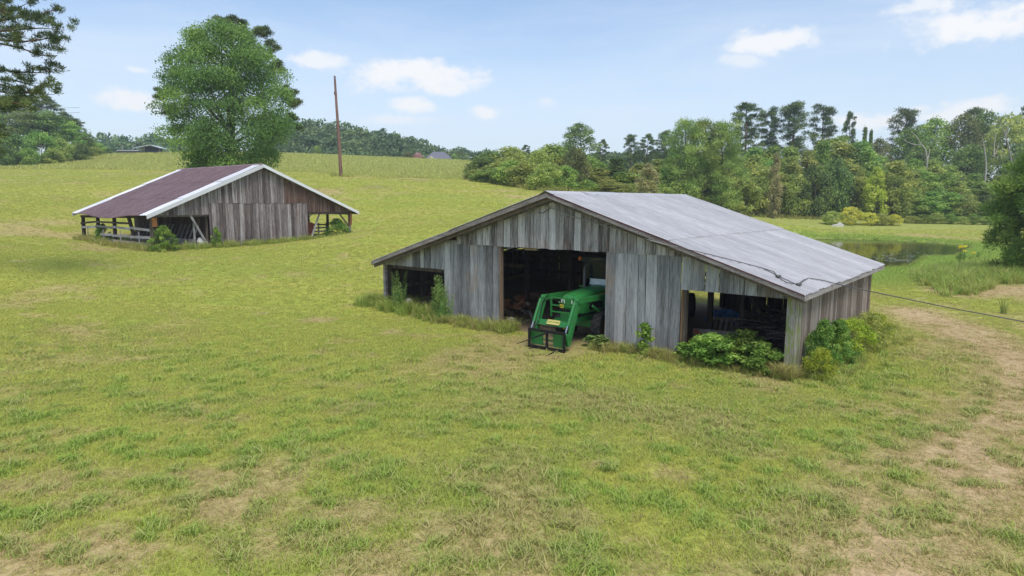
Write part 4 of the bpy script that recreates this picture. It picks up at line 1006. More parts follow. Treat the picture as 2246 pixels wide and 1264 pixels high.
PROFILES = {
 'maple': lambda t: np.interp(t, [0, .08, .2, .38, .52, .68, .82, .93, 1], [.46, .56, .76, .98, 1.06, .98, .84, .62, .34]),
 'egg': lambda t: (np.sin(np.pi*np.clip(t*.80+.14, 0, 1)))**.75,
 'round': lambda t: np.sqrt(np.clip(1-(2*t-1)**2, 0.02, 1)),
 'bush': lambda t: np.clip(1-t**2.6, 0.05, 1)**.6*(.82+.18*np.sin(np.pi*t)),
 'cone': lambda t: np.clip(1.02-t, .04, 1)**.8,
 'spread': lambda t: np.clip(.35+.65*np.sin(np.pi*np.clip(t*.9+.1, 0, 1))**.6, .1, 1),
}
def broadleaf(H, Wd, base, prof, nclump, nleaf, size, seed, leaf, bark=BARK, cr=(.13, .2), aspect=.6, mode='leaf', squash=.8, trunk_r=None, name='tree', inner=.5, limbs=12):
    rng = np.random.default_rng(seed); P = PROFILES[prof]
    t = (np.arange(nclump)+rng.random(nclump))/nclump; t = t**.9
    a = rng.random(nclump)*6.283; rr = P(t)*Wd/2*(inner+(1-inner)*rng.random(nclump)**.5)
    r = Wd*rng.uniform(cr[0], cr[1], nclump)
    rr = np.maximum(0, rr - r*.55)
    z = H*base + t*(H*(1-base)-r*.8)
    cl = np.stack([rr*np.cos(a), rr*np.sin(a), z, r, r, r*squash], 1)
    crown = leaf_mesh(name+'_crown', leaf, leafcloud(cl, nleaf, size, aspect, .5, mode, rng))
    tr = trunk_r or H*.018
    mb = MB(); top = (rng.normal()*.02*H, rng.normal()*.02*H, H*.86)
    pts = limb(mb, (0, 0, -.3), top, tr, tr*.2, rng, 6, .012, 8)
    order = rng.permutation(nclump)[:limbs]
    for i in order:
        zb = max(H*base*.6, cl[i, 2]-Wd*.28); f = min(.95, zb/(H*.86)); q = Vector((0, 0, -.3)).lerp(Vector(top), f)
        limb(mb, q, cl[i, :3], tr*(.5-.3*f), tr*.08, rng, 3, .05, 5)
    return (mb.mesh(name+'_trunk', bark), crown)
def tall_pine(H, Wd, base, nclump, nleaf, size, seed, leaf=L_PINE, name='pine', flat=.42, gap=.3, rel=(.13, .22)):
    rng = np.random.default_rng(seed); cl = []; mb = MB(); tr = H*.016
    top = Vector((rng.normal()*.015*H, rng.normal()*.015*H, H*.96))
    limb(mb, (0, 0, -.3), top, tr, tr*.25, rng, 6, .008, 8)
    for i in range(nclump):
        t = (i+rng.random())/nclump; z = H*(base+(1-base)*t*.97)
        R = Wd/2*(.55+.45*math.sin(math.pi*min(1, t*.75+.25)))*(1.0 if t < .8 else 1.15-.9*(t-.6))
        a = i*2.4+rng.normal()*.5; f = rng.uniform(.35, 1.0); r = Wd*rng.uniform(*rel)
        p = Vector((math.cos(a)*R*f, math.sin(a)*R*f, z+.12*R*f))
        q = Vector((0, 0, 0)).lerp(top, min(1, (z-.10*R)/(H*.96)))
        limb(mb, q, p, tr*.32*(1.1-t), tr*.07, rng, 3, .06, 5)
        cl.append((*p, r, r, r*flat)); 
        if rng.random() < .7: cl.append((*(q.lerp(p, .6)+Vector((0, 0, .05*R))), r*.7, r*.7, r*flat*.8))
    cl.append((top.x, top.y, H*.965, Wd*.16, Wd*.16, Wd*.10))
    crown = leaf_mesh(name+'_crown', leaf, leafcloud(cl, nleaf, size, .20, .2, 'needle', rng))
    return (mb.mesh(name+'_trunk', BARKP), crown)

def plant(meshes, pos, rz, sc, name, label, cat, group=None, mats=None):
    o = empty(name, pos, rz, label, cat, group); o.scale = sc if hasattr(sc, '__len__') else (sc,)*3
    for nm, me in zip(('trunk', 'crown'), meshes):
        c = link(nm, me, None, o)
        if mats and nm == 'crown':
            c.material_slots[0].link = 'OBJECT'; c.material_slots[0].material = mats
    return o
def put_tree(proto, H0, W0, u, d, vtop, wpx, name, label, cat='tree', group=None, mat=None, rz=None):
    p = drop(u, d); zt = at_depth(u, vtop, d)[2]; H = zt-p[2]
    w = wpx/FPX*d
    return plant(proto, tuple(p), RNG.uniform(0, 6.28) if rz is None else rz, (w/W0, w/W0, H/H0), name, label, cat, group, mat)

# big sweetgum with a dark pine behind it, beyond the far barn
SG = broadleaf(15.6, 13.2, .03, 'maple', 150, 115000, .18, 3, L_MAPLE, cr=(.06, .14), squash=.72, inner=.42, name='sweetgum', limbs=40, trunk_r=.3)
put_tree(SG, 15.6, 13.2, 520, 62, 42, 282, 'sweetgum_tree', 'huge leafy green sweetgum tree standing behind the maroon-roofed barn', rz=.6)
def behind_pine():
    base = drop(512, 66); o = empty('pine_tree', tuple(base), 0, 'dark pine showing at the edges behind the huge sweetgum', 'tree'); o0 = Vector(base); rng = np.random.default_rng(6); mb = MB()
    W_ = lambda u, v: Vector(at_depth(u, v, 66+rng.normal()*.5))-o0
    tr = [Vector((0, 0, -.3))] + [W_(u, v) for u, v in ((510, 280), (508, 180), (508, 90), (507, 44))]; mb.tube(tr, [.34, .28, .22, .14, .05], 8); cl = []
    for (u, v, su, sv, n) in [(508, 50, 34, 9, 13), (450, 78, 20, 8, 7), (566, 72, 22, 9, 8), (590, 110, 12, 12, 6), (428, 110, 14, 8, 4), (366, 205, 16, 9, 7), (372, 240, 18, 9, 9), (352, 208, 8, 6, 3), (400, 160, 14, 10, 5), (612, 150, 10, 10, 5), (634, 200, 10, 12, 5), (648, 226, 10, 7, 5), (640, 262, 12, 8, 4), (655, 280, 10, 5, 3), (385, 290, 8, 5, 3)]:
        q = tr[2].lerp(tr[4], rng.random()*.8) if v < 130 else tr[2]
        limb(mb, q, W_(u, v), .09, .02, rng, 3, .04, 5)
        for _ in range(n):
            e = W_(u+rng.normal()*su*.6, v+rng.normal()*sv*.6); r = rng.uniform(.32, .6); cl.append((*e, r, r, r*.7))
    mb.build('trunk', BARKP, o)
    link('crown', leaf_mesh('behind_pine_needles', L_PINE, leafcloud(cl, 34000, .22, .22, .1, 'needle', rng)), None, o)
behind_pine()

# thicket prototypes
T_A = broadleaf(11, 6, .03, 'bush', 46, 5200, .36, 21, L_OLIVE, name='thicket_a')
T_B = broadleaf(11, 6, .05, 'egg', 42, 5200, .36, 22, L_GREEN, name='thicket_b')
T_C = broadleaf(11, 5, .03, 'cone', 46, 5000, .34, 23, L_DARK, name='thicket_c', cr=(.10, .17))
T_D = broadleaf(6, 6, .02, 'round', 40, 5200, .30, 24, L_OLIVE, name='thicket_d')
T_E = broadleaf(16, 9, .25, 'spread', 52, 6000, .42, 25, L_DARK, name='tall_broadleaf', cr=(.10, .17))
P_A = tall_pine(20, 8, .42, 40, 9000, .55, 31, name='pine_a', flat=.65, rel=(.11, .18))
P_B = tall_pine(20, 8, .46, 30, 7600, .55, 32, name='pine_b', flat=.6, rel=(.10, .17))
P_C = tall_pine(20, 7, .36, 40, 8600, .55, 33, name='pine_c', flat=.65, rel=(.10, .17))
Y_P = tall_pine(13, 8, .06, 60, 15000, .42, 34, L_PINEY, 'young_pine', flat=.75, rel=(.12, .18))
Y_P2 = tall_pine(9, 7, .02, 110, 60000, .30, 35, L_PINEN, 'near_young_pine', flat=.8, rel=(.10, .15))
T_F = broadleaf(5, 5.5, .03, 'bush', 54, 6000, .27, 27, L_OLIVE, name='thicket_f', cr=(.10, .17), squash=1.0)
T_G = broadleaf(5, 5, .03, 'egg', 50, 5600, .27, 28, L_GREEN, name='thicket_g', cr=(.10, .16), squash=1.05)
protos = {'F': (T_F, 5, 5.5), 'G': (T_G, 5, 5), 'A': (T_A, 11, 6), 'B': (T_B, 11, 6), 'C': (T_C, 11, 5), 'D': (T_D, 6, 6), 'E': (T_E, 16, 9), 'PA': (P_A, 20, 8), 'PB': (P_B, 20, 8), 'PC': (P_C, 20, 7), 'Y': (Y_P, 13, 8)}

def mark(u):
    for lim, txt in [(1110, 'at the field corner end'), (1200, 'left of the barn ridge'), (1300, 'above the barn ridge front'), (1430, 'above the barn ridge middle'), (1520, 'left of the bushy pine'), (1660, 'right of the bushy pine'), (1760, 'below the tall pine group'), (1850, 'right of the tall pine group'), (1960, 'behind the goldenrod clump'), (2060, 'below the pale dead tree'), (2170, 'straight behind the pond bank'), (9999, 'behind the near pine')]:
        if u < lim: return txt
canopy = lambda u: np.interp(u, [1030, 1060, 1100, 1150, 1200, 1260, 1320, 1400, 1440, 1640, 1700, 1760, 1830, 1870, 1930, 2000, 2060, 2130, 2300], [352, 332, 326, 332, 322, 336, 350, 346, 350, 318, 326, 308, 286, 312, 352, 352, 362, 380, 384])
pathd = lambda u: np.interp(u, [1030, 1045, 1190, 1400, 1700, 1900, 2300], [95, 92, 77, 85, 99, 101, 101])
TONE = {'F': ('olive-green', 'bushy'), 'G': ('fresh green', 'rounded'), 'A': ('olive-green', 'bushy'), 'B': ('fresh green', 'rounded'), 'C': ('dark green', 'narrow'), 'D': ('olive', 'low spreading')}
ROW = ['front', 'middle', 'back']
MATS = {'F': [None, L_GREEN, L_OLIVE], 'G': [None, L_OLIVE, L_DARK], 'A': [None, L_GREEN, L_OLIVE], 'B': [None, L_OLIVE, L_GREEN], 'C': [None, L_DARK, L_GREEN], 'D': [None, L_DARK, L_OLIVE]}
COLN = {id(L_OLIVE): 'olive-green', id(L_GREEN): 'fresh green', id(L_DARK): 'dark green'}
used = {}
for row, (du, dd, dv, wp) in enumerate([(40, 0.6, 52, 70), (40, 5.5, 20, 76), (44, 11, 0, 84)]):
    u = 1048 + row*15
    while u < 2330:
        uu = u + RNG.uniform(-9, 9); k = RNG.choice(['F', 'G'] if uu < 1290 else ['A', 'B', 'C', 'A'] if row else ['A', 'B', 'C', 'D'])
        pr, h0, w0 = protos[k]; d = pathd(uu) + dd + RNG.uniform(-1, 1.5)
        vt = canopy(uu) + dv*(.55 if uu < 1250 else 1) + RNG.uniform(-9, 12)
        mt = MATS[k][RNG.integers(3)]; base = mt or pr[1].materials[0]
        tone = COLN[id(base)]; key = f'{tone} {TONE[k][1]} tree, {ROW[row]} thicket row, {mark(uu)}'
        wpx = wp*RNG.uniform(.9, 1.3)*(1.15 if uu < 1260 else 1)*(1.2 if k == 'D' else 1)
        used.setdefault(key, []).append((uu, put_tree(pr, h0, w0, uu, d, vt, wpx, 'thicket_tree', key, 'tree', 'young trees of the thicket behind the white-roofed barn', mt)))
        u += du*RNG.uniform(.8, 1.2)
for key, lst in used.items():
    if len(lst) > 1:
        lst.sort(key=lambda q: q[0])
        for i, (_, o) in enumerate(lst): o['label'] = ('leftmost ' if i == 0 else 'rightmost ' if i == len(lst)-1 else 'middle ' if len(lst) == 3 else ['', 'second ', 'third ', 'fourth '][i]) + key
# single trees that stand out
UNI = [
 ('Y', 1492, 91, 268, 104, 'pine_tree', 'large bushy light-green pine above the barn ridge, left spire of the group', None),
 ('Y', 1534, 92, 268, 118, 'pine_tree', 'large bushy light-green pine above the barn ridge, middle spire of the group', None),
 ('Y', 1576, 91, 272, 104, 'pine_tree', 'large bushy light-green pine above the barn ridge, right spire of the group', None),
 ('PC', 1622, 128, 226, 84, 'pine_tree', 'tall dark pine with full crown, first of the tall group above the thicket', None),
 ('PB', 1672, 132, 240, 66, 'pine_tree', 'tall thin pine with open crown between two fuller tall pines', None),
 ('PA', 1722, 130, 226, 92, 'pine_tree', 'tallest broad-crowned pine in the middle of the tall group', None),
 ('PB', 1786, 132, 232, 70, 'pine_tree', 'tall open pine with sky between its limbs, right of the broad one', None),
 ('PC', 1843, 134, 245, 34, 'pine_tree', 'slender ragged pine alone at the right end of the tall group', None),
 ('C', 1876, 124, 276, 28, 'cedar_tree', 'narrow pointed cedar spire, taller of the pair', None),
 ('C', 1889, 124, 283, 24, 'cedar_tree', 'narrow pointed cedar spire, shorter of the pair', None),
 ('PA', 1962, 136, 240, 74, 'pine_tree', 'flat-topped dark pine rising over the brown-green trees', None),
 ('E', 1912, 122, 300, 64, 'broadleaf_tree', 'dull brown-green tree under the flat-topped pine', L_BROWN),
 ('E', 1972, 124, 278, 90, 'broadleaf_tree', 'tall green broadleaf tree behind the pale dead tree', None),
 ('E', 2030, 128, 254, 100, 'broadleaf_tree', 'tall spreading green tree right of the pale dead tree', L_GREEN),
 ('E', 2082, 126, 246, 96, 'broadleaf_tree', 'tall dull brown tree between two green ones', L_BROWN),
 ('PC', 2105, 136, 236, 60, 'pine_tree', 'dark pine top showing over the dull brown tree', None),
 ('E', 2130, 130, 240, 92, 'broadleaf_tree', 'tall dark green tree with rounded top near the right end of the wood', None),
 ('E', 2178, 122, 246, 104, 'broadleaf_tree', 'pale yellow-green tall tree with white trunks', L_OLIVE),
 ('PB', 2226, 134, 236, 54, 'pine_tree', 'thin ragged pine at the far right of the tall wood', None),
 ('E', 2262, 130, 300, 90, 'broadleaf_tree', 'green broadleaf tree cut by the right end of the wood', L_GREEN),
 ('E', 2004, 118, 308, 92, 'broadleaf_tree', 'dark broadleaf tree low behind the pale dead snag', None),
 ('E', 2100, 118, 314, 92, 'broadleaf_tree', 'dark lower broadleaf tree filling under the dull brown tree', None),
 ('E', 2210, 118, 312, 92, 'broadleaf_tree', 'dark lower broadleaf tree filling beside the white trunks', None),
 ('A', 1906, 98.5, 362, 58, 'yellow_tree', 'bright yellow-leaved small tree among the thicket greens', L_YEL),
 ('B', 1948, 99.5, 348, 90, 'broadleaf_tree', 'broad olive tree with reddish top beside the yellow-leaved tree', L_OLIVE),
 ('D', 1258, 84, 320, 70, 'broadleaf_tree', 'tan-brown round topped tree before the dark round tree', L_BROWN),
 ('E', 1270, 130, 268, 86, 'broadleaf_tree', 'dark round-headed tree standing alone above the thicket', L_DARK),
 ('E', 1246, 128, 316, 70, 'broadleaf_tree', 'lower dark tree at the left foot of the round-headed one', L_DARK),
 ('PC', 1316, 132, 306, 30, 'pine_tree', 'small dark pine right of the round-headed dark tree', None),
 ('PA', 1377, 140, 296, 38, 'pine_tree', 'small distant pine, left of three above the thicket', None),
 ('PC', 1412, 138, 294, 44, 'pine_tree', 'small distant pine, middle of three above the thicket', None),
 ('PA', 1450, 138, 288, 46, 'pine_tree', 'small distant pine, right of three beside the bushy pine', None),
 ('PC', 1153, 140, 318, 26, 'pine_tree', 'little dark pine top poking above the thicket left of the barn ridge', None),
 ('A', 1415, 82, 356, 66, 'broadleaf_tree', 'dry tan-topped small tree left of the large bushy pine', L_TAN),
 ('A', 1690, 96, 332, 40, 'broadleaf_tree', 'dry tan-coloured slim tree right of the large bushy pine', L_TAN),
]
for k, u, d, vt, w, nm, lb, mt in UNI:
    pr, h0, w0 = protos[k]; put_tree(pr, h0, w0, u, d, vt, w, nm, lb, mat=mt)
# pale dead trees
def dead_tree(u, d, vtop, branches, label):
    p = drop(u, d); o = empty('dead_tree', tuple(p), 0, label, 'tree'); rng = np.random.default_rng(int(u)); o0 = Vector(p)
    for i, pts in enumerate(branches):
        w = [Vector(at_depth(a, b, d + (j*.5 if i else 0)))-o0 for j, (a, b) in enumerate(pts)]
        if i == 0: w = [Vector((w[0].x, 0, -.2))] + w
        r0 = .17 if i == 0 else .10
        MB().tube(w, [r0*(1-.75*j/(len(w)-1)) for j in range(len(w))], 7).build('trunk' if i == 0 else 'branch', BARKW, o)
dead_tree(2034, 112, 290, [[(2034, 352), (2030, 328), (2020, 316), (2010, 300), (2000, 290)], [(2032, 345), (2024, 340), (2012, 338)], [(2035, 350), (2038, 336), (2039, 326)], [(2020, 318), (2006, 318), (1990, 312), (1982, 306)], [(2006, 318), (2000, 326), (1994, 328)]], 'pale bare dead tree with forked limbs in the wood')
dead_tree(2163, 114, 305, [[(2163, 372), (2162, 345), (2158, 318), (2154, 300)], [(2180, 345), (2181, 318), (2184, 300), (2186, 290)], [(2183, 340), (2188, 325), (2192, 312)]], 'pale straight trunk standing in front of the yellow-green tall tree')
dead_tree(2216, 116, 250, [[(2222, 370), (2214, 330), (2206, 300), (2196, 272), (2182, 254)], [(2206, 300), (2208, 284), (2214, 268)]], 'pale leaning trunk near the right end of the wood')
# near pine at the right edge
put_tree(Y_P2, 9, 7, 2258, 37, 338, 178, 'pine_tree', 'dense bright green young pine near the right edge of the pond', rz=2.0)
# wood on the left
LW = [('PA', -70, 132, 200, 120, 'dark pine'), ('PC', 14, 134, 214, 90, 'dark pine'), ('E', 40, 132, 226, 90, 'dark broadleaf tree'), ('PA', 96, 136, 212, 86, 'flat-topped pine'), ('E', 84, 126, 236, 90, 'green broadleaf tree'), ('PC', 132, 138, 212, 66, 'tall dark pine'), ('E', 128, 128, 240, 92, 'broad dark green tree'), ('PC', 166, 138, 246, 56, 'tall dark pine'), ('PA', 190, 140, 262, 48, 'ragged pine'), ('E', 166, 130, 262, 78, 'dark green tree'), ('E', 205, 138, 298, 50, 'small dark tree'), ('E', 232, 142, 312, 44, 'smallest dark tree'), ('E', -10, 124, 262, 110, 'green broadleaf tree'),
      ('D', 10, 116, 286, 78, 'low bright green tree'), ('D', 62, 116, 290, 82, 'low olive tree'), ('D', 112, 118, 286, 80, 'low fresh green tree'), ('D', 156, 122, 300, 66, 'low dark tree'), ('D', 195, 126, 312, 56, 'low dark bush'), ('D', -50, 114, 280, 80, 'low green tree'), ('D', 228, 136, 322, 40, 'low dark bush'), ('D', 36, 113, 318, 50, 'small pale green bush'), ('D', 88, 114, 322, 50, 'small dark green bush'), ('D', 140, 118, 324, 44, 'small pale bush'), ('D', 255, 150, 324, 26, 'small dark bush')]
lm = [None, L_GREEN, L_OLIVE, L_DARK]
wh = lambda u: 'at the outer left end' if u < 0 else 'beside the hanging pine boughs' if u < 55 else 'below the thin overhead wires' if u < 105 else 'in the middle of the left wood' if u < 150 else 'near the right slope of the left wood' if u < 200 else 'at the right end of the left wood by the shed'
for i, (k, u, d, vt, w, lb) in enumerate(LW):
    pr, h0, w0 = protos[k]; mt = {'D': [L_GREEN, L_OLIVE, L_DARK][i % 3], 'E': [L_DARK, L_GREEN][i % 2]}.get(k)
    if k == 'D': lb = lb.split()[0] + ' ' + {id(L_GREEN): 'fresh green', id(L_OLIVE): 'olive', id(L_DARK): 'dark green'}[id(mt)] + ' ' + lb.split()[-1]
    put_tree(pr, h0, w0, u, d, vt, w, 'wood_tree', f'{lb} {wh(u)}', 'tree', 'trees of the wood left of the far field', mt)

# far woods: one mass each
def far_wood(name, spec, nleaf, size, seed, label):
    rng = np.random.default_rng(seed); cl = []
    for (u0, u1, d, n, tops, base) in spec:
        for u in np.linspace(u0, u1, n):
            uu = u+rng.uniform(-6, 6); dd = d+rng.uniform(-5, 5); p = drop(uu, dd); zt = at_depth(uu, np.interp(uu, *tops)+rng.uniform(-5, 7), dd)[2]
            H = max(3, zt-p[2]); R = rng.uniform(3.6, 6.0)*d/240
            for j in range(7):
                t = (j+.4)/7; rr = R*math.sqrt(max(.08, 1-(1.25*t-.35)**2)); a = rng.random()*6.28
                cl.append((p[0]+math.cos(a)*R*.35, p[1]+math.sin(a)*R*.35, p[2]+H*(.1+.86*t)-R*.15, rr*.8, rr*.8, H*.12))
    v, f, t = leafcloud(cl, nleaf, size, .8, .6, 'leaf', rng)
    return tag(link(name, np_mesh(name, v, f, L_FAR, t)), label, kind='stuff')
HT = ([600, 640, 690, 730, 780, 830, 870, 910, 940, 955], [274, 266, 260, 260, 270, 280, 288, 298, 308, 330])
far_wood('far_hill_wood', [(600, 925, 203, 40, ([600, 960], [318, 328]), 0), (600, 925, 209, 40, (HT[0], [v+(345-v)*.42 for v in HT[1]]), 0), (600, 940, 215, 40, (HT[0], [v+(345-v)*.2 for v in HT[1]]), 0), (600, 940, 222, 46, HT, 0)], 120000, .95, 81, 'far wooded hill')
far_wood('far_left_wood', [(190, 470, 230, 30, ([190, 230, 290, 350, 420, 470], [282, 288, 294, 288, 300, 310]), 0), (190, 470, 222, 34, ([190, 470], [306, 316]), 0), (190, 470, 216, 34, ([190, 470], [318, 326]), 0)], 60000, 1.0, 82, 'far wood')
far_wood('far_right_wood', [(940, 1120, 270, 22, ([940, 990, 1060, 1120], [322, 320, 328, 330]), 0), (1040, 1480, 190, 34, ([1040, 1100, 1200, 1480], [336, 330, 338, 330]), 0), (1200, 1500, 170, 20, ([1200, 1500], [334, 326]), 0)], 60000, .95, 83, 'far low wood')
put_tree(T_D, 6, 6, 705, 196, 318, 26, 'broadleaf_tree', 'pale green small tree before the far wooded hill', mat=L_GREEN)
put_tree(T_D, 6, 6, 900, 188, 332, 30, 'crape_myrtle', 'round dull pink flowering tree, left of two by the grey-roofed house', mat=L_BROWN)
put_tree(T_D, 6, 6, 920, 186, 334, 28, 'crape_myrtle', 'round paler pink flowering tree beside the grey-roofed house', mat=L_PINK)
put_tree(T_D, 6, 6, 998, 190, 336, 24, 'broadleaf_tree', 'small round green tree right of the grey-roofed house', mat=L_GREEN)
put_tree(T_D, 6, 6, 1008, 198, 330, 40, 'broadleaf_tree', 'wide dark tree behind the round green tree by the house', mat=L_DARK)

# pine boughs reaching in from the left edge
def bough_pine():
    base = drop(-190, 27); o = empty('pine_tree', tuple(base), 0, 'dark pine reaching its needled boughs in from the left edge', 'tree'); o0 = Vector(base); rng = np.random.default_rng(5)
    mb = MB(); tr = [Vector((0, 0, -.3)), Vector((.1, 0, 6)), Vector((.05, .1, 12)), Vector((.2, 0, 18))]; mb.tube(tr, [.34, .27, .2, .06], 10); mb.build('trunk', BARKP, o)
    brs = [[(-190, 80), (-60, 60), (0, 42), (40, 18), (62, 6)], [(-190, 90), (-60, 60), (30, 40), (80, 34), (118, 22)], [(-190, 120), (-40, 72), (30, 66), (90, 62), (142, 66)], [(-190, 140), (-40, 84), (50, 92), (110, 84), (138, 104)], [(-190, 150), (-30, 90), (40, 104), (90, 122), (126, 122)], [(-190, 200), (-40, 150), (40, 158), (90, 160), (130, 150)], [(-190, 210), (-40, 172), (30, 176), (80, 190), (128, 184)], [(-190, 215), (-30, 178), (40, 196), (78, 206), (118, 208)], [(-190, 200), (-60, 190), (-10, 200), (30, 206), (58, 204)], [(-190, 30), (-60, 10), (0, -6), (50, -14), (90, -20)], [(-190, 250), (-60, 236), (0, 228), (30, 226), (56, 232)], [(-190, 60), (-60, 20), (-10, 26), (10, 24), (24, 30)]]
    cl = []
    bm_ = MB()
    for bi, pts in enumerate(brs):
        dd = 27 + rng.uniform(-1.6, 1.6)
        w = [Vector(at_depth(a, b, 27+(dd-27)*min(1, j/3)))-o0 for j, (a, b) in enumerate(pts)]
        bm_.tube(w, [.075, .05, .035, .02, .008], 6)
        for t in np.arange(.40, 1.001, .06):
            f = t*4; j = min(3, int(f)); q = w[j].lerp(w[j+1], f-j)
            for r_ in range(2 if rng.random() < .45 else 1):
                e = q + Vector((rng.normal()*.16, rng.normal()*.35, rng.normal()*.16+.08)); cl.append((*e, .2, .2, .15))
                if rng.random() < .4: bm_.tube([q, e], [.01, .005], 4)
    bm_.build('boughs', BARKP, o)
    for (a, b, n) in [(6, 232, 10), (36, 226, 7), (2, 46, 3), (14, 78, 4), (6, 288, 3), (-6, 320, 3), (70, 44, 3)]:
        for _ in range(n):
            e = Vector(at_depth(a+rng.normal()*16, b+rng.normal()*9, 27+rng.normal()*.4))-o0; cl.append((*e, .26, .26, .17))
    v = leafcloud(cl, 17000, .17, .16, .1, 'needle', rng)
    link('crown', leaf_mesh('bough_needles', L_PINE, v), None, o)
bough_pine()

# ------------------------------------------------------------------ shrubs and weeds near the barns
L_BUSH = leaf_mat('broad_bright_leaf', rgb(70, 96, 38), rgb(102, 130, 50), rgb(142, 162, 74), .42)
L_BUSHD = leaf_mat('broad_dark_leaf', rgb(64, 90, 36), rgb(94, 122, 48), rgb(128, 148, 68), .42)
L_BUSHY = leaf_mat('yellowing_shrub_leaf', rgb(88, 108, 32), rgb(124, 144, 42), rgb(158, 168, 64), .42)
L_GOLD = leaf_mat('goldenrod_leaf', rgb(110, 124, 50), rgb(156, 156, 66), rgb(200, 180, 70), .3)
L_FLOWER = leaf_mat('goldenrod_flower', rgb(186, 146, 30), rgb(206, 168, 40), rgb(216, 184, 66), .3)
L_FENNEL = leaf_mat('feathery_weed_leaf', rgb(72, 100, 46), rgb(98, 126, 60), rgb(132, 152, 80), .35)
S_BIG = broadleaf(1.6, 1.8, .02, 'round', 60, 5600, .105, 51, L_BUSH, cr=(.08, .15), aspect=.7, name='leafy_shrub', trunk_r=.02, inner=.35)
S_MID = broadleaf(1.6, 1.6, .02, 'bush', 60, 4600, .09, 52, L_BUSHD, cr=(.07, .15), aspect=.5, name='wall_shrub', trunk_r=.02, inner=.35)
S_FINE = broadleaf(1.5, 1.7, .02, 'round', 64, 4600, .08, 53, L_BUSHY, cr=(.06, .14), aspect=.45, name='fine_shrub', trunk_r=.02, inner=.35)
S_SAP = broadleaf(1.1, .5, .12, 'egg', 16, 420, .13, 54, L_BUSH, cr=(.16, .26), aspect=.6, name='sapling', trunk_r=.012, inner=.3)
def bush(proto, h0, w0, u, v, h, w, name, label, mat=None, group=None, pos=None, cat='shrub'):
    p = gnb(u, v, -.03) if pos is None else pos
    return plant(proto, p, RNG.uniform(0, 6.28), (w/w0, w/w0, h/h0), name, label, cat, group, mat)
bush(S_BIG, 1.6, 1.8, -2.0, -.15, .92, 1.7, 'shrub', 'bright green broad-leaved shrub filling the right open bay')
bush(S_BIG, 1.6, 1.8, -1.35, .5, 1.0, 1.4, 'shrub', 'taller green shrub at the back of the right open bay growth', L_BUSH)
bush(S_BIG, 1.6, 1.8, -.75, -.1, .85, 1.3, 'shrub', 'darker green shrub against the mossy corner post in the open bay', L_BUSHD)
bush(S_MID, 1.6, 1.6, .5, .8, 1.45, 1.0, 'shrub', 'tall dark green shrub against the side wall by the mossy corner')
bush(S_FINE, 1.5, 1.7, .62, .1, .85, .95, 'shrub', 'low bright yellow-green shrub at the foot of the barn corner', L_BUSHY)
bush(S_MID, 1.6, 1.6, .6, 1.9, 1.3, 1.2, 'shrub', 'blue-green shrub midway along the side wall', L_BUSHD)
bush(S_FINE, 1.5, 1.7, 0.7, 3.1, 1.2, 1.4, 'shrub', 'yellow-green shrub along the middle of the side wall')
bush(S_FINE, 1.5, 1.7, 0.8, 4.5, 1.2, 1.5, 'shrub', 'olive-yellow shrub toward the rear of the side wall', L_OLIVE)
bush(S_FINE, 1.5, 1.7, 0.8, 5.8, 1.0, 1.2, 'shrub', 'small yellow shrub nearest the rear corner of the side wall')
bush(S_SAP, 1.1, .5, -3.95, -.35, 1.0, .55, 'sapling', 'bright leafy sapling against the boards left of the right bay', cat='sapling')
bush(S_SAP, 1.1, .5, -2.85, -.15, .55, .55, 'sapling', 'small pale sapling before the orange-red machine cover', cat='sapling')
bush(S_SAP, 1.1, .5, -5.75, -.3, .38, .5, 'sapling', 'small green weed sapling beside the tractor wheel', L_FENNEL, cat='sapling')
bush(S_SAP, 1.1, .5, -5.25, -.5, .5, .5, 'sapling', 'low weed sapling at the foot of the right door edge', L_FENNEL, cat='sapling')
def weed(pos, h, n, seed, label, spread=.2):
    rng = np.random.default_rng(seed); o = empty('tall_weed', pos, 0, label, 'weed'); mb = MB(); vs = []; ts = []
    for i in range(n):
        b = Vector((rng.normal()*spread*.5, rng.normal()*spread*.5, -.03)); t = b + Vector((rng.normal()*spread*.7, rng.normal()*spread*.7, h*rng.uniform(.7, 1)))
        mb.tube([b, b.lerp(t, .5)+Vector((.02, 0, 0)), t], [.012, .009, .003], 5)
        for f in np.linspace(.15, 1, 34):
            q = np.array(b.lerp(t, f)); a = rng.random()*6.28; l = h*.16*(1.15-.7*f)
            for _ in range(3):
                d = unit(np.array([math.cos(a), math.sin(a), .75])+rng.normal(size=3)*.2); sd_ = unit(np.cross(d, rng.normal(size=3)))*l*.09
                vs.append([q, q+d*l*.5+sd_, q+d*l, q+d*l*.5-sd_]); ts += [rng.random()]*4; a += 2.1
    mb.build('stem', leafstem, o)
    v = np.array(vs).reshape(-1, 3); link('leaves', np_mesh('weed_leaves', v, np.arange(len(v)).reshape(-1, 4), L_FENNEL, ts), None, o)
leafstem = plain_mat('green_stem', rgb(112, 130, 70), .8)
weed(gnb(-14.75, -.15), 1.5, 5, 1, 'tall feathery weed clump in front of the left open bay')
weed(gnb(-14.3, -.3), 1.2, 4, 2, 'shorter feathery weed clump right of the tall one in the bay')
weed(gnb(-12.15, -.35), 1.75, 5, 3, 'tallest feathery weed against the grey boards right of the left bay')
weed(gnb(-12.5, -.15), 1.55, 2, 4, 'single feathery weed at the left bay edge board', .1)
weed(gnb(-11.75, -.45), 1.0, 4, 5, 'low feathery weed by the grey boards near the door side')
bush(S_MID, 1.6, 1.6, 0, 0, 1.55, 1.7, 'shrub', 'green shrub at the front corner of the maroon-roofed barn', L_BUSH, pos=gfb(.25, -.75, -.05))
bush(S_MID, 1.6, 1.6, 0, 0, 1.35, .8, 'shrub', 'small shrub against the far barn boards by the left bay', L_BUSH, pos=gfb(3.5, -.35, -.05))
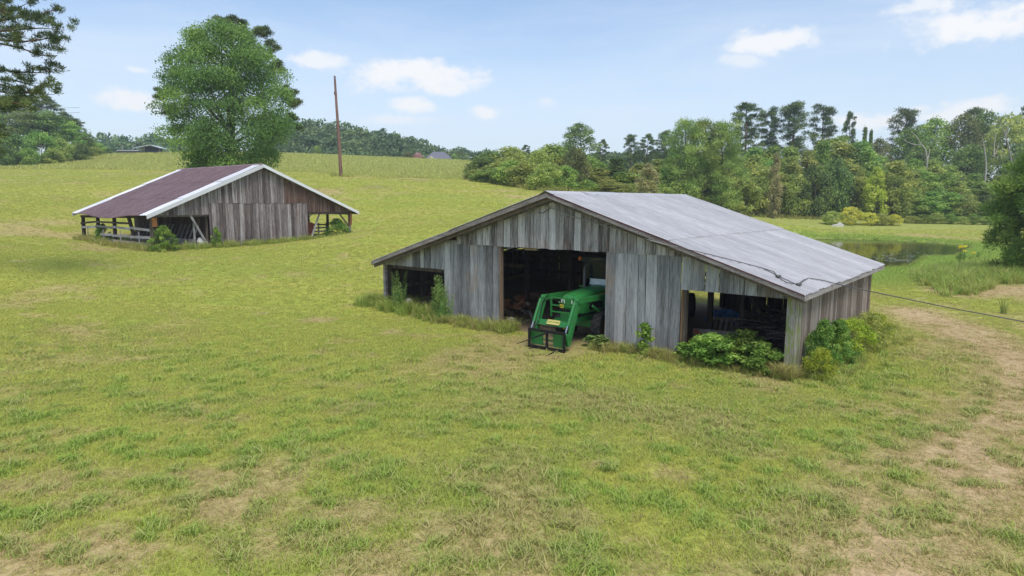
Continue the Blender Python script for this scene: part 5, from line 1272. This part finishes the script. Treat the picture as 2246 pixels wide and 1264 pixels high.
bush(S_MID, 1.6, 1.6, 0, 0, 1.65, 2.3, 'shrub', 'dark rounded shrub in the right bay of the maroon-roofed barn', L_BUSHD, pos=gfb(12.95, .5, -.05))
bush(S_MID, 1.6, 1.6, 0, 0, 1.3, 1.1, 'shrub', 'straggly shrub growing through rails of the far barn open side', L_BUSHD, pos=gfb(.1, 7.4, -.05))
for i, (u, v, w, h, lb) in enumerate([(1818, 486, 44, 26, 'low olive bush left end of the goldenrod bank by the pond'), (1858, 487, 50, 36, 'tallest yellow bush of the goldenrod bank beyond the pond'), (1895, 488, 46, 24, 'yellow-green bush in the middle of the goldenrod bank'), (1925, 489, 40, 22, 'small yellow-green bush right of middle in the goldenrod bank'), (1952, 490, 40, 20, 'yellow-tipped bush at the right end of the goldenrod bank')]):
    d = 93; p = drop(u, d); bush(S_FINE, 1.5, 1.7, 0, 0, h/FPX*d+.3, w/FPX*d*1.15, 'goldenrod_bush', lb, L_GOLD if i in (1, 2, 4) else L_OLIVE, pos=tuple(p))
for k in range(9):
    u = 1990+k*27; p = drop(u, 96); bush(S_FINE, 1.5, 1.7, 0, 0, RNG.uniform(1.0, 1.8), RNG.uniform(2.2, 3.2), 'bank_bush', ['first', 'second', 'third', 'fourth', 'fifth', 'sixth', 'seventh', 'eighth', 'ninth'][k] + ' low bush right of the goldenrod bank along the tree foot', L_BUSHD if k % 2 else L_OLIVE, 'low bushes along the tree foot', pos=tuple(p))
gr = empty('goldenrod', tuple(on_ground(2112, 584)), 0, 'goldenrod plant with orange-yellow flowers by the pond edge', 'plant')
rng = np.random.default_rng(4); mb = MB(); fl = []
for k in range(10):
    t = Vector((rng.normal()*.45, rng.normal()*.3, rng.uniform(.7, 1.35))); mb.tube([(t.x*.4, t.y*.4, -.05), tuple(t)], [.012, .006], 5); fl.append((*t, .17, .13, .09))
mb.build('stem', leafstem, gr); link('flowers', leaf_mesh('goldenrod_flowers', L_FLOWER, leafcloud(fl[:5], 420, .05, .7, .2, 'leaf', rng)), None, gr)
link('leaves', leaf_mesh('goldenrod_leaves', L_FENNEL, leafcloud([(f[0]*.7, f[1]*.7, f[2]*.55, .16, .16, .3) for f in fl], 700, .10, .3, .2, 'leaf', rng)), None, gr)
o = MB().prism([(-.9, 0, 0), (.7, .1, 0), (.9, .1, .25), (.3, .05, .55), (-.1, 0, .3), (-.7, 0, .18)], (.1, .5, .05)).build('white_debris', plain_mat('white_scrap', rgb(206, 202, 196), .7, .15)); o.location = tuple(drop(1832, 91)); 
tag(o, 'pile of white scrap by the left end of the goldenrod bank', 'scrap')

# ------------------------------------------------------------------ grass
def blade_mesh(name, n, h, w, spread, lean, seed, mat, seg=2, curl=.5):
    rng = np.random.default_rng(seed); V = []; F = []; T = []
    for i in range(n):
        a = rng.random()*6.283; r = spread*math.sqrt(rng.random()); b = np.array([math.cos(a)*r, math.sin(a)*r, -.01])
        hh = h*rng.uniform(.55, 1.25); la = rng.random()*6.283; ln = lean*rng.uniform(.3, 1.4)*hh
        dr = np.array([math.cos(la), math.sin(la), 0]); sd_ = np.array([-math.sin(la+rng.normal()*.6), math.cos(la), 0])*w/2*rng.uniform(.7, 1.3); i0 = len(V); t = rng.random()
        for k in range(seg+1):
            f = k/seg; c = b + dr*ln*f**1.7 + np.array([0, 0, hh*(f - curl*.35*f**2.5)])
            if k < seg: V += [c - sd_*(1-.45*f), c + sd_*(1-.45*f)]; T += [t, t]
            else: V += [c]; T += [t]
        for k in range(seg-1): F += [(i0+2*k, i0+2*k+1, i0+2*k+3), (i0+2*k, i0+2*k+3, i0+2*k+2)]
        F.append((i0+2*seg-2, i0+2*seg-1, i0+2*seg))
    return np_mesh(name, np.array(V), np.array(F), mat, T)
def grass_mat(name, yel, grn, lush, straw, pale, tr=.35):
    m, nt = new_mat(name)
    t = nt.n('ShaderNodeAttribute', attribute_name='tint').outputs['Fac']
    D = nt.n('ShaderNodeAttribute', attribute_name='dry', attribute_type='INSTANCER').outputs['Fac']
    Lh = nt.n('ShaderNodeAttribute', attribute_name='lush', attribute_type='INSTANCER').outputs['Fac']
    R = nt.n('ShaderNodeAttribute', attribute_name='rnd', attribute_type='INSTANCER').outputs['Fac']
    t2 = nt.math('FRACT', nt.math('MULTIPLY', t, 7.31)); t3 = nt.math('FRACT', nt.math('ADD', nt.math('MULTIPLY', t, 3.17), R))
    c = nt.mix(nt.math('ADD', nt.math('MULTIPLY', R, .5), nt.math('MULTIPLY', t2, .5)), grn, yel)
    c = nt.mix(nt.math('MULTIPLY', Lh, .85), c, lush)
    c = nt.mix(nt.math('MULTIPLY', t3, .25), c, pale)
    isdry = nt.math('LESS_THAN', t, nt.math('ADD', nt.math('MULTIPLY', D, .85), .14))
    isdry = nt.math('MULTIPLY', isdry, nt.math('SUBTRACT', 1.0, nt.math('MULTIPLY', Lh, .75)))
    sc = nt.mix(t2, straw, tuple(x*.62 for x in straw[:3])+(1,))
    c = nt.mix(nt.math('MULTIPLY', isdry, .92), c, sc)
    p = nt.n('ShaderNodeBsdfPrincipled', {'Base Color': c, 'Roughness': .6, 'Specular IOR Level': .25}); q = nt.n('ShaderNodeBsdfTranslucent', {'Color': c})
    nt.n('ShaderNodeOutputMaterial', {'Surface': nt.n('ShaderNodeMixShader', {0: tr, 1: p.outputs[0], 2: q.outputs[0]}).outputs[0]})
    return m
M_GRASS = grass_mat('mown_grass_blade', rgb(200, 196, 92), rgb(170, 184, 82), rgb(138, 180, 68), rgb(212, 188, 142), rgb(220, 214, 144))
M_TALL = grass_mat('tall_grass_blade', rgb(194, 188, 94), rgb(156, 172, 78), rgb(138, 176, 66), rgb(198, 178, 126), rgb(212, 208, 142))
M_FIELD = grass_mat('field_grass_blade', rgb(208, 206, 116), rgb(186, 194, 104), rgb(172, 190, 96), rgb(212, 202, 134), rgb(218, 216, 148))

def scatter(name, pts, protos_, dry, lush, scl, pick, label=None):
    n = len(pts)
    me = bpy.data.meshes.new(name); me.vertices.add(n); me.vertices.foreach_set('co', np.asarray(pts, np.float32).ravel())
    for nm, arr in (('dry', dry), ('lush', lush), ('rnd', RNG.random(n)), ('scl', scl)):
        a = me.attributes.new(nm, 'FLOAT', 'POINT'); a.data.foreach_set('value', np.asarray(arr, np.float32))
    a = me.attributes.new('pick', 'INT', 'POINT'); a.data.foreach_set('value', np.asarray(pick, np.int32))
    a = me.attributes.new('rot', 'FLOAT_VECTOR', 'POINT'); a.data.foreach_set('vector', np.stack([RNG.normal(size=n)*.12, RNG.normal(size=n)*.12, RNG.random(n)*6.283], 1).astype(np.float32).ravel())
    o = link(name, me)
    coll = bpy.data.collections.new(name+'_tufts')
    for i, pm in enumerate(protos_):
        po = bpy.data.objects.new(f'tuft_{i:02d}', pm); coll.objects.link(po)
    ng = bpy.data.node_groups.new(name+'_scatter', 'GeometryNodeTree')
    ng.interface.new_socket('Geometry', in_out='INPUT', socket_type='NodeSocketGeometry'); ng.interface.new_socket('Geometry', in_out='OUTPUT', socket_type='NodeSocketGeometry')
    N = ng.nodes; K = ng.links
    gi, go = N.new('NodeGroupInput'), N.new('NodeGroupOutput')
    ci = N.new('GeometryNodeCollectionInfo'); ci.inputs['Collection'].default_value = coll; ci.inputs['Separate Children'].default_value = True; ci.inputs['Reset Children'].default_value = True
    ip = N.new('GeometryNodeInstanceOnPoints'); ip.inputs['Pick Instance'].default_value = True
    def attr(nm, ty):
        a = N.new('GeometryNodeInputNamedAttribute'); a.data_type = ty; a.inputs['Name'].default_value = nm; return a.outputs['Attribute']
    er = N.new('FunctionNodeEulerToRotation'); K.new(attr('rot', 'FLOAT_VECTOR'), er.inputs[0])
    mp = N.new('GeometryNodeMeshToPoints'); K.new(gi.outputs[0], mp.inputs[0])
    K.new(mp.outputs[0], ip.inputs['Points']); K.new(ci.outputs[0], ip.inputs['Instance']); K.new(attr('pick', 'INT'), ip.inputs['Instance Index'])
    K.new(er.outputs[0], ip.inputs['Rotation']); K.new(attr('scl', 'FLOAT'), ip.inputs['Scale']); K.new(ip.outputs[0], go.inputs[0])
    md = o.modifiers.new('scatter', 'NODES'); md.node_group = ng
    return tag(o, label, kind='stuff')

def field_points(y0, y1, dens):
    A = .82*(y1*y1-y0*y0)+2*(y1-y0); n = int(A*dens)
    y = np.sqrt(RNG.random(n)*(y1*y1-y0*y0)+y0*y0); x = (RNG.random(n)*2-1)*(.82*y+1); return x, y
NBQ = np.array([near_barn(u, v)[:2] for u, v in [(-15.55, .1), (-.05, .1), (-.05, 9.15), (-15.55, 9.15)]])
FBQ = np.array([far_barn(u, v)[:2] for u, v in [(0, 0), (13.8, 0), (13.8, 10.5), (0, 10.5)]])
NEARC = np.array(near_barn(-6.6, -.6)[:2])
def keep_mask(x, y):
    k = (poly_sd(x, y, NBQ) > .05) & (poly_sd(x, y, FBQ) > 0) & (poly_sd(x, y, POND) > .25) & (beyond_edge(x, y) < .5)
    k &= (np.hypot((x-NEARC[0]), (y-NEARC[1])) > .5 + RNG.random(len(x))*1.2)
    return k
GP = [blade_mesh('short_turf', 22, .065, .011, .13, .9, 1, M_GRASS), blade_mesh('mixed_turf', 20, .085, .012, .12, .8, 2, M_GRASS), blade_mesh('flat_thatch', 20, .035, .011, .15, 2.6, 3, M_GRASS, curl=.2), blade_mesh('green_tuft', 26, .105, .013, .13, .9, 4, M_GRASS, 3), blade_mesh('long_blades', 10, .19, .013, .10, 1.1, 5, M_GRASS, 3, .9)]
px_, py_ = [], []; sc_ = []
for (a, b, dn, s_) in [(7.2, 15, 270, .82), (15, 24, 170, 1.0), (24, 38, 60, 1.4), (38, 62, 26, 1.6), (62, 108, 8.0, 2.1)]:
    x, y = field_points(a, b, dn); px_.append(x); py_.append(y); sc_.append(np.full(len(x), s_))
x, y, sc_ = np.concatenate(px_), np.concatenate(py_), np.concatenate(sc_)
k = keep_mask(x, y); x, y, sc_ = x[k], y[k], sc_[k]
dry, lush, _unused = lay(x, y)
k = RNG.random(len(x)) > .10*dry + .5*sstep(dry, .75, .98); x, y, sc_, dry, lush = x[k], y[k], sc_[k], dry[k], lush[k]
r = RNG.random(len(x)); pick = np.where(r < .4, 0, 1)
pick = np.where((dry > .35) & (r < .8), 2, pick); pick = np.where((lush > .4) & (r < lush*.55), 3, pick); pick = np.where((lush > .35) & (r > .94), 4, pick)
far = y > 21; pick = np.where(far, np.where(pick >= 3, 1, pick), pick)
scl = sc_*RNG.uniform(.7, 1.3, len(x))*(.75+.5*lush)*np.where(far, .8, 1)
scatter('mown_grass', np.stack([x, y, ground_z(x, y)], 1), GP, dry, lush, scl, pick)

# unmown field beyond the mown edge, up to the crest
n = 34000; x = RNG.uniform(-120, 12, n); y = RNG.uniform(84, 175, n)
k = (beyond_edge(x, y) > 0) & (np.abs(x) < .82*y+4); x, y = x[k], y[k]
e_ = beyond_edge(x, y); dry, lush, _unused = lay(x*.3, y*.3)
FP = [blade_mesh('field_clump', 30, .42, .045, .6, .5, 11, M_FIELD), blade_mesh('field_clump_low', 30, .34, .045, .65, .7, 12, M_FIELD)]
scatter('unmown_grass', np.stack([x, y, ground_z(x, y)], 1), FP, dry*.6, lush*.5, RNG.uniform(.7, 1.35, len(x)), RNG.integers(0, 2, len(x)))

# long grass and weeds along the walls and by the pond
TP = [blade_mesh('arching_clump', 34, .62, .016, .16, .75, 21, M_TALL, 4, 1.0), blade_mesh('upright_clump', 30, .55, .014, .13, .35, 22, M_TALL, 3, .4), blade_mesh('broad_clump', 24, .42, .026, .14, .7, 23, M_TALL, 3, .8)]
P = []; D = []; Ls = []; S = []; K_ = []
def strip(fn, a, b, v0, v1, n, dry, lush, s0, s1, picks=(0, 1, 2)):
    for _ in range(n):
        u = RNG.uniform(a, b); v = RNG.uniform(v0, v1)*RNG.uniform(.4, 1); p = fn(u, v)
        P.append((p[0], p[1], gz(p[0], p[1]))); D.append(np.clip(dry+RNG.normal()*.2, 0, 1)); Ls.append(np.clip(lush+RNG.normal()*.25, 0, 1)); S.append(RNG.uniform(s0, s1)); K_.append(RNG.choice(picks))
strip(near_barn, -16.3, -12.0, -1.0, -.12, 150, .2, .75, .6, 1.15)
strip(near_barn, -15.4, -12.4, .2, .9, 60, .4, .6, .6, 1.1)
strip(near_barn, -13.0, -9.7, -1.0, -.12, 130, .4, .4, .45, .9)
strip(near_barn, -9.6, -8.9, -.7, .5, 34, .3, .55, .6, 1.1)
strip(near_barn, -5.6, -2.9, -.85, -.12, 150, .5, .3, .4, .72)
strip(near_barn, -3.0, .2, -1.0, -.3, 110, .45, .4, .3, .55)
strip(near_barn, -.5, .2, -.75, -.15, 34, .6, .2, .55, .85, (0,))
strip(lambda u, v: near_barn(v, u), -.3, 8.8, .2, 1.9, 150, .25, .5, .4, .8)
strip(near_barn, -16.4, -15.6, 0, 6, 50, .3, .5, .5, .9)
strip(far_barn, -.4, 14.2, -1.3, -.1, 330, .2, .6, .5, 1.1)
strip(lambda u, v: far_barn(v, u), -.3, 9.5, -1.1, .3, 200, .45, .35, .5, 1.1)
strip(far_barn, 10.3, 13.7, .2, 8, 60, .2, .5, .5, .9)
# reeds and rank grass on the near bank of the pond
pol = np.array([on_ground(u, v)[:2] for u, v in [(1996, 604), (2030, 594), (2095, 590), (2150, 584), (2246, 590), (2330, 606), (2330, 628), (2200, 626), (2150, 648), (2090, 660), (2030, 634)]])
bx0, by0 = pol.min(0); bx1, by1 = pol.max(0); cnt = 0
while cnt < 620:
    xx, yy = RNG.uniform(bx0, bx1, 400), RNG.uniform(by0, by1, 400); ins = poly_sd(xx, yy, pol) < 0
    for a, b in zip(xx[ins], yy[ins]):
        P.append((a, b, gz(a, b))); D.append(RNG.uniform(.0, .25)); Ls.append(RNG.uniform(.3, 1)); S.append(RNG.uniform(.8, 1.5)); K_.append(RNG.integers(0, 3)); cnt += 1
# shore fringe all round the pond, thicker marsh on the far side
for _ in range(900):
    i = RNG.integers(len(POND)); a, b = POND[i], POND[(i+1) % len(POND)]; q = a+(b-a)*RNG.random(); dirn = q-POND.mean(0); q = q + dirn/np.linalg.norm(dirn)*RNG.uniform(.05, 3.2 if q[1] > 68 else .5)
    P.append((q[0], q[1], gz(q[0], q[1]))); D.append(RNG.uniform(0, .4)); Ls.append(RNG.uniform(.4, 1)); S.append(RNG.uniform(.25, .6)); K_.append(RNG.integers(0, 3))
# weeds at the foot of the pole, rough mound, foot of the thicket
for _ in range(30):
    a, b = pb[0]+RNG.normal()*.9, pb[1]+RNG.normal()*.5; P.append((a, b, gz(a, b))); D.append(.3); Ls.append(.4); S.append(RNG.uniform(.7, 1.1)); K_.append(1)
for _ in range(700):
    u = RNG.uniform(1040, 2330); d = pathd(u)-RNG.uniform(.3, 2.6); q = drop(u, d); P.append(tuple(q)); D.append(RNG.uniform(.2, .6)); Ls.append(RNG.uniform(.1, .6)); S.append(RNG.uniform(.8, 1.6)); K_.append(RNG.integers(0, 3))
scatter('tall_grass', np.array(P), TP, D, Ls, S, K_)
# two rush clumps that stand alone
L_RUSH = leaf_mat('rush_blade', rgb(66, 88, 40), rgb(96, 118, 56), rgb(140, 150, 80), .3)
for (u, v, h, lb) in [(2202, 690, .62, 'dark green rush tuft on the bare slope right of the barn'), (2158, 592, 1.35, 'tall thin rush stems standing by the pond edge')]:
    o = link('rush_tuft', blade_mesh('rush_blades', 60, h, .014, .14, .35, int(u), L_RUSH, 3, .4)); o.location = tuple(on_ground(u, v)); tag(o, lb, 'rush')
# floating weed on the pond
mb = MB()
for _ in range(150):
    u, v = RNG.normal(1985, 45), RNG.normal(563, 7)
    if RNG.random() < .3: u, v = RNG.normal(1975, 22), RNG.normal(571, 1.2)
    p = at_z(u, v, WATER_Z+.006)
    if poly_sd(np.array([p[0]]), np.array([p[1]]), POND)[0] > -.2: continue
    r_ = RNG.uniform(.05, .16); nn = 7; mb.add([(p[0]+math.cos(6.283*q/nn)*r_*RNG.uniform(.7, 1.3), p[1]+math.sin(6.283*q/nn)*r_*RNG.uniform(.7, 1.3), p[2]) for q in range(nn)], [tuple(range(nn))])
tag(mb.build('floating_weed', plain_mat('pale_floating_weed', rgb(142, 146, 118), .5, .2)), kind='stuff')

# ------------------------------------------------------------------ far buildings and wires
def far_obj(u, v, d, name, label, cat, rz=0):
    p = at_depth(u, v, d); return empty(name, tuple(p), rz, label, cat)
M_SHGL = plain_mat('grey_shingle', rgb(112, 112, 120), .9, .15, 2)
M_TINW = plain_mat('pale_tin', rgb(190, 196, 202), .45, .1)
M_CREAM = plain_mat('cream_wall', rgb(190, 180, 160), .8, .1)
ho = far_obj(961, 350, 192, 'house', 'distant house showing its grey hip roof above the crest', 'house', .2); ho.scale = (.8, .8, .8)
MB().box((0, 0, -3.2), (9.0, 8.0, 6.4)).build('wall', M_CREAM, ho)
MB().add([(-5, -4.6, -.1), (5, -4.6, -.1), (5, 4.6, -.1), (-5, 4.6, -.1), (-1.8, 0, 2.7), (2.0, 0, 2.7)], [(0, 1, 5, 4), (1, 2, 5), (2, 3, 4, 5), (3, 0, 4), (0, 3, 2, 1)]).build('roof', M_SHGL, ho)
MB().add([(-4.0, -5.2, -.2), (-1.6, -5.2, -.2), (-2.8, -5.2, 1.0), (-4.0, -3, -.2), (-1.6, -3, -.2), (-2.8, -2.5, 1.0)], [(0, 1, 2), (0, 2, 5, 3), (1, 4, 5, 2)]).build('gable', M_CREAM, ho)
sh2 = far_obj(1036, 351, 190, 'shed', 'small distant tan shed with pale tin roof near the thicket', 'shed', .1)
MB().box((0, 0, -.6), (3.2, 2.5, 1.6)).build('wall', plain_mat('tan_wall', rgb(170, 158, 110), .8), sh2)
MB().prism([(-1.8, -1.5, .15), (1.8, -1.5, .15), (1.4, -1.5, .75), (-1.2, -1.5, .75)], (0, 3, 0)).build('roof', M_TINW, sh2)
ba = far_obj(330, 331, 150, 'open_shed', 'distant open-sided shed with pale sloping metal roof on the crest', 'shed', .1)
MB().box((.3, 1.0, -.2), (3.2, 1.5, 2.0)).build('wall', plain_mat('dark_grey_wall', rgb(78, 86, 92), .8), ba)
MB().prism([(-3.0, -1.4, .55), (.6, -1.4, 1.25), (2.8, -1.4, .55), (2.75, -1.4, .43), (.6, -1.4, 1.12), (-2.95, -1.4, .43)], (0, 4.5, 0)).build('roof', M_TINW, ba)
for x in (-2.7, -.9, 2.5): MB().box((x, -1.2, -.4), (.15, .15, 1.8)).build('post', W_POST, ba)
lo = far_obj(288, 333, 149, 'low_shed', 'distant low shed with flat pale roof left of the open-sided shed', 'shed', 0)
MB().box((0, 0, .15), (4.8, 3, .16)).build('roof', M_TINW, lo); MB().box((0, 0, -.6), (4.5, 2.7, 1.3)).build('wall', plain_mat('grey_plank_wall', rgb(110, 108, 104), .8), lo)
for u, lb in ((269, 'thin bare post left of the distant low shed'), (291, 'thin bare post rising behind the distant low shed')):
    o = MB().bar(tuple(at_depth(u, 338, 152)), tuple(at_depth(u, 318, 152)), .16).build('post', M_CABG); tag(o, lb, 'post')
for k, (v0, v1) in enumerate([(233, 236), (246, 247)]):
    a, b = at_depth(-500, v0-6, 60), at_depth(175, v1, 139); pts = [tuple(a+(b-a)*t + np.array([0, 0, -1.2*math.sin(math.pi*t)*.3])) for t in np.linspace(0, 1, 9)]
    tag(MB().tube(pts, .03, 5).build('overhead_wire', M_CABG), ['thin overhead wire above the left wood, upper of two', 'thin overhead wire above the left wood, lower of two'][k], 'wire')

# ------------------------------------------------------------------ summer haze in the air
m_haze = bpy.data.materials.new('summer_haze'); m_haze.use_nodes = True; nt = NT(m_haze.node_tree)
pv = nt.n('ShaderNodeVolumePrincipled', {'Color': (.86, .92, 1.0, 1), 'Density': HAZE, 'Anisotropy': .2})
nt.n('ShaderNodeOutputMaterial', {'Volume': pv.outputs[0]})
hz = MB().box((0, 210, 17), (850, 552, 38)).build('haze', m_haze); hz['kind'] = 'stuff'
